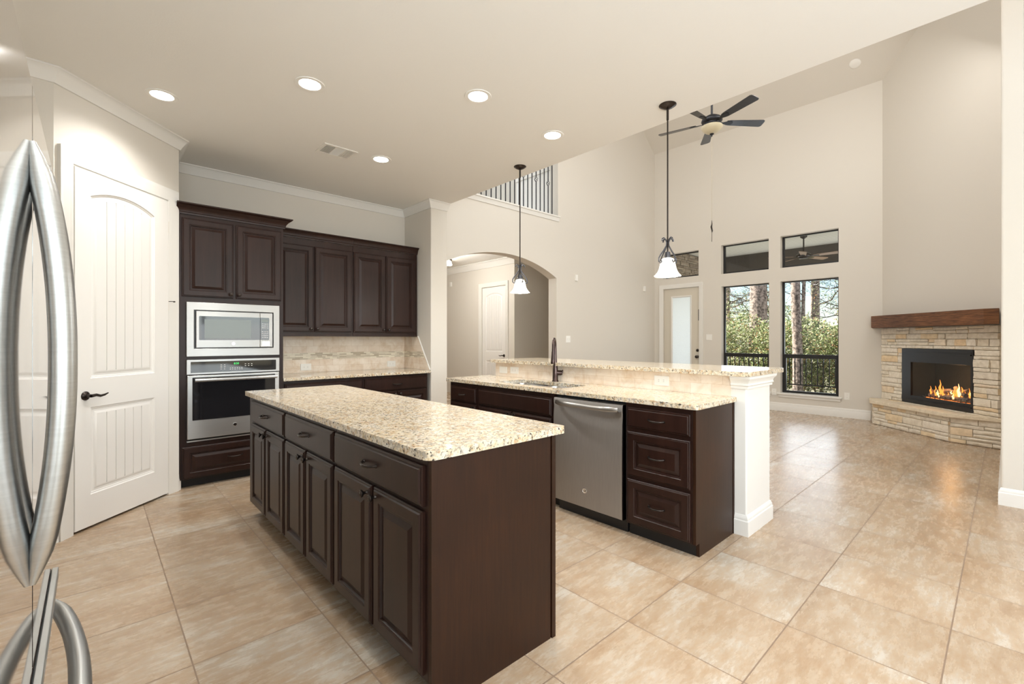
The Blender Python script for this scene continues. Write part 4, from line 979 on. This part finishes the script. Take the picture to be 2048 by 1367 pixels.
def sensor(label, loc, rz=0.):
    t = tag(MB().prism(rrect(-.032, .032, -.055, .055, .006, 3), -.025, -.0003, axis='y').obj('wall_sensor', M_WHITEP, bevel=.004), label, 'sensor'); place(t, loc, rz)
sensor('small white sensor box high on the great room wall right of the arch', (6.36*KA, YA, az(2.395)))
sensor('small white sensor box near the far corner of the great room wall', (8.62*KA, YA, az(2.37)))
sensor('small white sensor box on the hall wall beyond the arch', (6.47, 9.22, 2.64), R90)
sp = tag(MB().lathe([(0, -.012), (.06, -.012), (.075, -.004), (.078, 0), (0, 0)], (0, 0, 0), 24).obj('smoke_detector', M_CEIL, smooth=40), 'round smoke detector on the sloped great room ceiling', 'smoke detector')
sp.location = (8.88, 1.63, 5.655); sp.rotation_euler = (0, math.atan2(6.76-5.20, 1.95), 0)

# ------------------------------------------------------------------ fireplace
fp = thing('stone_fireplace', 'corner fireplace of cream stacked stone with raised hearth', 'fireplace', (XW, FY, 0), FD)
def clip_outside(a0, a1, c0, c1, h):
    return not (a1 > h[0]+.004 and a0 < h[1]-.004 and c1 > h[2]+.004 and c0 < h[3]-.004)
def stone_rows(u0, u1, z0, z1, fn, hole=None, tmin=.035, tmax=.055, seed=1):
    """rows of irregular stones; fn(u,z,out)->xyz"""
    rnd = random.Random(seed); mb = MB(); z = z0
    bands = []
    while z < z1-.02:
        h = rnd.choice((.045, .06, .075, .09, .10, .05)); 
        if hole:
            for e in (hole[2], hole[3]):
                if z < e-.012 < z+h+.02 and abs(z+h-e) < .05: h = e-z
        h = min(h, z1-z)
        if z1-(z+h) < .03: h = z1-z
        bands.append((z, z+h)); z += h
    for (a, b) in bands:
        segs = [(u0, u1)]
        if hole and b > hole[2]+.004 and a < hole[3]-.004: segs = [(u0, hole[0]), (hole[1], u1)]
        for s0, s1 in segs:
            u = s0
            while u < s1-.01:
                w = rnd.uniform(.10, .36); w = min(w, s1-u)
                if s1-(u+w) < .07: w = s1-u
                split = (b-a) > .08 and rnd.random() < .35
                subs = [(a, (a+b)/2+rnd.uniform(-.01, .01)), (0, b)] if split else [(a, b)]
                if split: subs[1] = (subs[0][1], b)
                for (c, d_) in subs:
                    g = .0035; t = rnd.uniform(tmin, tmax)
                    lo_, hi_, l_, r_ = c+g, d_-g, u+g, u+w-g
                    if hi_-lo_ < .008: continue
                    nu = max(2, int((r_-l_)/.05)); nzv = 2
                    grid = [[None]*(nzv+1) for _ in range(nu+1)]
                    vs = []; fs = []
                    for i in range(nu+1):
                        for j in range(nzv+1):
                            uu = l_+(r_-l_)*i/nu; zz = lo_+(hi_-lo_)*j/nzv
                            edge = i in (0, nu) or j in (0, nzv)
                            o_ = t-(rnd.uniform(.006, .014) if edge else rnd.uniform(-.004, .004))
                            du = rnd.uniform(-.002, .002) if edge else 0; dz = rnd.uniform(-.002, .002) if edge else 0
                            vs.append(fn(uu+du, zz+dz, o_))
                    nf = len(vs)
                    for i in range(nu):
                        for j in range(nzv):
                            q = i*(nzv+1)+j; fs.append((q, q+nzv+1, q+nzv+2, q+1))
                    ring = [i*(nzv+1) for i in range(nu+1)]+[nu*(nzv+1)+j for j in range(1, nzv+1)]+[i*(nzv+1)+nzv for i in range(nu-1, -1, -1)]+[j for j in range(nzv-1, 0, -1)]
                    for q in ring: 
                        i, j = divmod(q, nzv+1); vs.append(fn(l_+(r_-l_)*i/nu, lo_+(hi_-lo_)*j/nzv, 0.001))
                    m_ = len(ring)
                    for q in range(m_): fs.append((ring[q], ring[(q+1) % m_], nf+(q+1) % m_, nf+q))
                    mb.add(vs, fs)
                u += w
    return mb
# stone face: u along wall, opening for the gas insert
SH = (.433, 1.533, .377, 1.168)
mb = stone_rows(.036, 1.842, .32, 1.470, lambda u, z, o: (u, -.012-o, z), hole=SH, seed=3)
mb.obj('stone_surround', M_STONE, fp, smooth=40)
MB().prism([(.034, .0), (1.843, .0), (1.843, 1.470), (.034, 1.470)], -.020, -.001, [list(reversed([(SH[0], SH[2]), (SH[1], SH[2]), (SH[1], SH[3]), (SH[0], SH[3])]))], axis='y').obj('mortar_bed', M_MORTAR, fp)
# hearth plan (world -> local)
Mi = (Matrix.Translation((XW, FY, 0)) @ Matrix.Rotation(FD, 4, 'Z')).inverted()
def loc2(x, y): v = Mi @ Vector((x, y, 0)); return (v.x, v.y)
slab = [loc2(9.19, 1.50), loc2(8.80, 1.435), loc2(7.915, .515), loc2(7.845, .037), loc2(7.90, .037), loc2(9.19, 1.327)]
MB().prism(slab, .318, .365).obj('hearth_slab', M_SLAB, fp, bevel=.008)
core = [loc2(9.18, 1.44), loc2(8.86, 1.385), loc2(8.00, .485), loc2(7.885, .037), loc2(7.90, .037), loc2(9.18, 1.32)]
MB().prism(core, .0, .318).obj('hearth_core', M_MORTAR, fp)
mb = MB(); segp = [core[0], core[1], core[2], core[3]]; sd = 11
for (a, b) in zip(segp[:-1], segp[1:]):
    A_, B_ = Vector(a), Vector(b); dd = (B_-A_); ln = dd.length; dd.normalize(); nn = Vector((dd.y, -dd.x)); cc = Vector(loc2(8.8, .75))
    if nn.dot((A_+B_)/2-cc) < 0: nn = -nn
    q = stone_rows(0, ln, 0.004, .317, lambda u, z, o, A_=A_, dd=dd, nn=nn: (A_.x+dd.x*u+nn.x*o, A_.y+dd.y*u+nn.y*o, z), seed=sd, tmin=.022, tmax=.034); sd += 4
    mb.add(q.v, q.f)
mb.obj('hearth_stones', M_STONE, fp, smooth=40)
# mantel
mt = thing('mantel_shelf', 'thick dark oak beam mantel above the stone fireplace', 'mantel', (XW, FY, 0), FD)
mpl = [loc2(8.841, 1.421), loc2(7.604, .184), loc2(7.597, .060), loc2(7.868, .060), loc2(9.19, 1.382), loc2(9.19, 1.46)]
MB().prism(mpl, 1.476, 1.655).obj('beam', M_MANTEL, mt, bevel=.004)
# gas insert
gi = thing('gas_fireplace_insert', 'black gas fireplace insert with glowing logs set in the stone', 'fireplace insert', (XW, FY, 0), FD)
x0, x1, z0, z1 = SH
x0 += .004; x1 -= .004; z0 += .004; z1 -= .004
MB().prism([(x0, z0), (x1, z0), (x1, z1), (x0, z1)], -.050, -.022, [list(reversed([(x0+.16, z0+.105), (x1-.03, z0+.105), (x1-.03, z1-.195), (x0+.16, z1-.195)]))], axis='y').obj('surround_frame', M_BLACK, gi, bevel=.004)
for q_ in ((.062, z1-.075, z1-.055), (.058, z1-.045, z1-.035), (.060, z0+.05, z0+.06)): MB().box(x0+.02, x1-.02, -q_[0], -.050, q_[1], q_[2]).obj('louvre', M_BLACK, gi)
mb = MB(); bx0, bx1, bz0, bz1 = fb[0]+.01, fb[1]-.01, fb[2]+.01, fb[3]-.01
mb.box(bx0, bx0+.01, -.02, .40, bz0, bz1).box(bx1-.01, bx1, -.02, .40, bz0, bz1).box(bx0, bx1, .40, .41, bz0, bz1).box(bx0, bx1, -.02, .40, bz0-.005, bz0+.06).box(bx0, bx1, -.02, .40, bz1-.01, bz1)
mb.obj('firebox', simple('firebox_lining', (.035, .032, .028), .7, bump=(14, .6, .01)), gi)
MB().box(x0+.16, x1-.03, -.034, -.031, z0+.105, z1-.195).obj('glass', M_PANE, gi)
lz = bz0+.065; rnd = random.Random(5)
def log(p0, p1, r):
    p0, p1 = Vector(p0), Vector(p1); pts = [p0.lerp(p1, k/7)+Vector((0, rnd.uniform(-.006, .006), rnd.uniform(-.006, .006))) for k in range(8)]
    MB().tube(pts, [r*rnd.uniform(.85, 1.12) for _ in pts], 9).obj('log', M_LOG, gi, smooth=50)
cx = 1.06
log((cx-.30, .09, lz+.045), (cx+.30, .07, lz+.04), .042); log((cx-.24, .17, lz+.05), (cx+.28, .18, lz+.055), .046)
log((cx-.16, .06, lz+.11), (cx+.20, .16, lz+.145), .034); log((cx-.02, .18, lz+.17), (cx+.26, .06, lz+.10), .031); log((cx-.28, .08, lz+.10), (cx-.10, .20, lz+.13), .030)
mb = MB()
for k in range(9): mb.tube([(cx-.30+k*.075, .02, lz), (cx-.30+k*.075, .03, lz+.055)], .006, 6)
mb.tube([(cx-.34, .02, lz+.03), (cx+.34, .02, lz+.03)], .006, 6).obj('grate', M_BLACK, gi)
def flame(x, y, z, h, w, m):
    pts = [(x, y, z), (x+.01, y, z+h*.2), (x-.008, y, z+h*.45), (x+.008, y, z+h*.7), (x-.004, y, z+h)]
    MB().tube(pts, [w*.5, w, w*.75, w*.4, .0015], 8, flat=.5).obj('flame', m, gi, smooth=70)
for k in range(15):
    x = cx-.25+rnd.random()*.52; hh = rnd.uniform(.07, .15); flame(x, rnd.uniform(.01, .15), lz+rnd.uniform(.02, .09), hh, rnd.uniform(.010, .022), M_FLAME1)
for k in range(10):
    x = cx-.20+rnd.random()*.44; flame(x, rnd.uniform(.02, .15), lz+rnd.uniform(.03, .11), rnd.uniform(.05, .11), rnd.uniform(.009, .017), M_FLAME2)
flame(cx-.10, .05, lz+.08, .20, .022, M_FLAME1); flame(cx+.17, .05, lz+.08, .17, .024, M_FLAME2)
mb = MB()
for k in range(70):
    x = cx-.3+rnd.random()*.62; y = rnd.uniform(.0, .12); s_ = rnd.uniform(.006, .014); mb.box(x-s_, x+s_, y-s_, y+s_, lz, lz+s_*1.4)
mb.obj('embers', M_EMBER, gi)['kind'] = 'stuff'
d = bpy.data.lights.new('fire_glow', 'POINT'); d.energy = 3; d.color = (1, .5, .2); d.shadow_soft_size = .08
o = bpy.data.objects.new('fire_glow', d); COL.objects.link(o); o.location = (Matrix.Translation((XW, FY, 0)) @ Matrix.Rotation(FD, 4, 'Z')) @ Vector((cx, .10, lz+.25))

# ------------------------------------------------------------------ porch and garden
S(MB().box(9.4, 12.7, -2.5, 9, -.12, -.02).obj('floor_porch', M_DECK))
S(MB().box(9.4, 12.7, -2.5, 9, 3.47, 3.55).obj('ceiling_porch', M_BEAD))
S(MB().box(12.35, 12.7, -2.5, 9, 2.72, 3.47).obj('trim_porch_beam', M_BEAM))
S(stone_rows(0, 3.15, 0, 3.45, lambda u, z, o: (9.42+u, 5.52-o, z), seed=21).box(9.42, 12.6, 5.52, 5.72, -.1, 3.46).obj('wall_porch_side', M_PSTONE))
rl = thing('porch_railing', 'black metal porch railing outside the tall windows', 'railing', (12.0, 0, 0))
MB().box(-.025, .025, -2.0, 5.4, .90, .95).box(-.015, .015, -2.0, 5.4, .24, .265).obj('rails', M_IRON, rl)
mb = MB(); k = 0; y = .2
while y < 5.4:
    MB().box(-.009, .009, y-.009, y+.009, .265, .90).obj('baluster', M_IRON, rl); y += .112
for y in (-1.9, 1.55, 5.35): MB().box(-.03, .03, y-.03, y+.03, -.02, .98).obj('post', M_IRON, rl)
fan('brown porch ceiling fan seen through the right-hand upper window', (10.9, 2.87, 3.02), .45, .66, (20, 92, 164, 236, 308), M_BLADE2, M_BRONZE, chain=False, bowl=False)
S(MB().box(12.7, 60, -30, 40, -.9, -.6).obj('floor_garden', M_GROUND))
def leafball(mb, c, rx, rz, n, s, rnd):
    for k in range(n):
        th = rnd.random()*2*PI; ph = math.acos(rnd.uniform(-.6, 1)); rr = rnd.uniform(.55, 1)**.5
        p = Vector((c[0]+rx*rr*math.sin(ph)*math.cos(th), c[1]+rx*rr*math.sin(ph)*math.sin(th), c[2]+rz*rr*math.cos(ph)))
        a = Vector((rnd.uniform(-1, 1), rnd.uniform(-1, 1), rnd.uniform(-1, 1))).normalized(); b = a.orthogonal().normalized(); l = s*rnd.uniform(.6, 1.3); w = l*.45
        mb.add([p, p+a*l*.5+b*w*.5, p+a*l, p+a*l*.5-b*w*.5], [(0, 1, 2, 3)])
rnd = random.Random(42)
bush = [((14.6, 1.2), 1.0, 1.65, 0, 'rounded light green bush at the right edge of the right-hand window'), ((14.9, 2.5), 1.1, 1.75, 0, 'leafy bush behind the porch railing in the right-hand window'),
        ((15.2, 3.6), 1.1, 1.6, 0, 'leafy bush at the foot of the slender pine trunk'), ((14.8, 4.6), 1.05, 1.6, 0, 'green bush between the two tall windows'),
        ((14.9, 5.7), 1.1, 1.75, 0, 'yellow-green bush in front of the thick pine trunk'), ((15.0, 6.9), 1.1, 2.0, 0, 'bright yellow-green bush at the left of the left-hand window'),
        ((17.0, 2.3), 1.5, 2.5, 1, 'russet-leaved shrub behind the bushes in the right-hand window'), ((17.3, 4.6), 1.4, 2.1, 0, 'tall green shrub between the pine trunks'),
        ((17.2, 6.9), 1.5, 2.2, 0, 'tall yellow-green shrub far left outside'), ((17.6, .2), 1.5, 2.8, 1, 'russet-leaved shrub at the far right outside')]
for (p, r, top, kind, lab) in bush:
    t = thing('garden_bush', lab, 'bush', (p[0], p[1], -.6), 0, 'bushes outside the windows')
    mb = MB(); cz = (top+.6)
    for q in range(9):
        a = rnd.random()*2*PI; d_ = rnd.random()*r*.55; leafball(mb, (d_*math.cos(a), d_*math.sin(a), cz*(.25+.085*q)), r*.62, cz*.22, 900, .080, rnd)
    mb.obj('foliage', M_LEAFR if kind else M_LEAF, t)
    mb = MB()
    for q in range(4): mb.tube([(0, 0, 0), (rnd.uniform(-.3, .3), rnd.uniform(-.3, .3), cz*.4), (rnd.uniform(-.6, .6), rnd.uniform(-.6, .6), cz*.75)], [.03, .02, .01], 6)
    mb.obj('stems', M_TWIG, t)
def tree(label, p, r0, h, lean=(0, 0), nbr=10, bstart=3.0, leafy=True, m=None, group='trees outside the windows'):
    t = thing('garden_tree', label, 'tree', (p[0], p[1], -.6), 0, group)
    pts = [(lean[0]*k/8+rnd.uniform(-.02, .02), lean[1]*k/8+rnd.uniform(-.02, .02), h*k/8) for k in range(9)]
    MB().tube(pts, [r0*(1.08-.6*k/8) for k in range(9)], 14).obj('trunk', m or M_BARK, t, smooth=60)
    mb = MB(); lf = MB()
    for q in range(nbr):
        z = rnd.uniform(bstart, min(h, bstart+5)); a = rnd.random()*2*PI; L_ = rnd.uniform(.9, 2.2); s0 = Vector((lean[0]*z/h, lean[1]*z/h, z)); pp = [s0]; d_ = Vector((math.cos(a), math.sin(a), rnd.uniform(-.1, .6))).normalized()
        for j in range(6): d_ = (d_+Vector((rnd.uniform(-.35, .35), rnd.uniform(-.35, .35), rnd.uniform(-.3, .35)))).normalized(); pp.append(pp[-1]+d_*L_/6)
        mb.tube(pp, [r0*.20*(1-j/7)+.006 for j in range(7)], 6)
        for j in range(2, 7):
            for e in range(3):
                dd = Vector((rnd.uniform(-1, 1), rnd.uniform(-1, 1), rnd.uniform(-.8, .8))).normalized(); q0 = pp[j]; mb.tube([q0, q0+dd*.22+Vector((0, 0, .03)), q0+dd*.45], [.007, .005, .003], 4)
                if leafy: leafball(lf, tuple(q0+dd*.35), .22, .16, 5, .07, rnd)
    mb.obj('branches', M_TWIG, t)
    if leafy and lf.v: lf.obj('foliage', M_LEAF, t)
tree('thick pine trunk filling the middle of the left-hand window', (15.6, 5.38), .27, 12, nbr=6, bstart=6)
tree('slender straight pine trunk in the right-hand window', (14.1, 3.86), .12, 12, (0, .12), nbr=7, bstart=5.5)
tree('thin bare tree with many twigs near the right edge of the window', (15.9, 2.55), .07, 8, (.2, .1), nbr=16, bstart=2.2)
tree('thin crooked dark tree in the right half of the right-hand window', (16.6, 3.1), .09, 9, (.1, -.3), nbr=16, bstart=2.4)
tree('bare twiggy tree left of the thick pine trunk', (17.0, 7.1), .08, 9, (.2, .3), nbr=18, bstart=2.4)
tree('pale distant pine trunk between the slender pine and the thin trees', (20.5, 5.0), .16, 12, nbr=8, bstart=3)
tree('bare twiggy tree right of the thick pine trunk', (17.6, 5.6), .08, 9, (-.2, -.2), nbr=18, bstart=2.4)
tree('bare twiggy tree behind the slender pine', (16.2, 4.3), .06, 8, (-.1, -.1), nbr=14, bstart=2.2)

for p_, lb in (((19.5, 3.4), 'distant bare tree seen between the slender pine and the russet shrub'), ((19.0, 7.6), 'distant bare tree at the left edge of the left-hand window'), ((20.0, 6.3), 'distant bare tree behind the thick pine trunk'), ((18.8, 1.6), 'distant bare tree at the far right of the right-hand window')):
    tree(lb, p_, .09, 8, (rnd.uniform(-.3, .3), rnd.uniform(-.3, .3)), nbr=26, bstart=2.0)
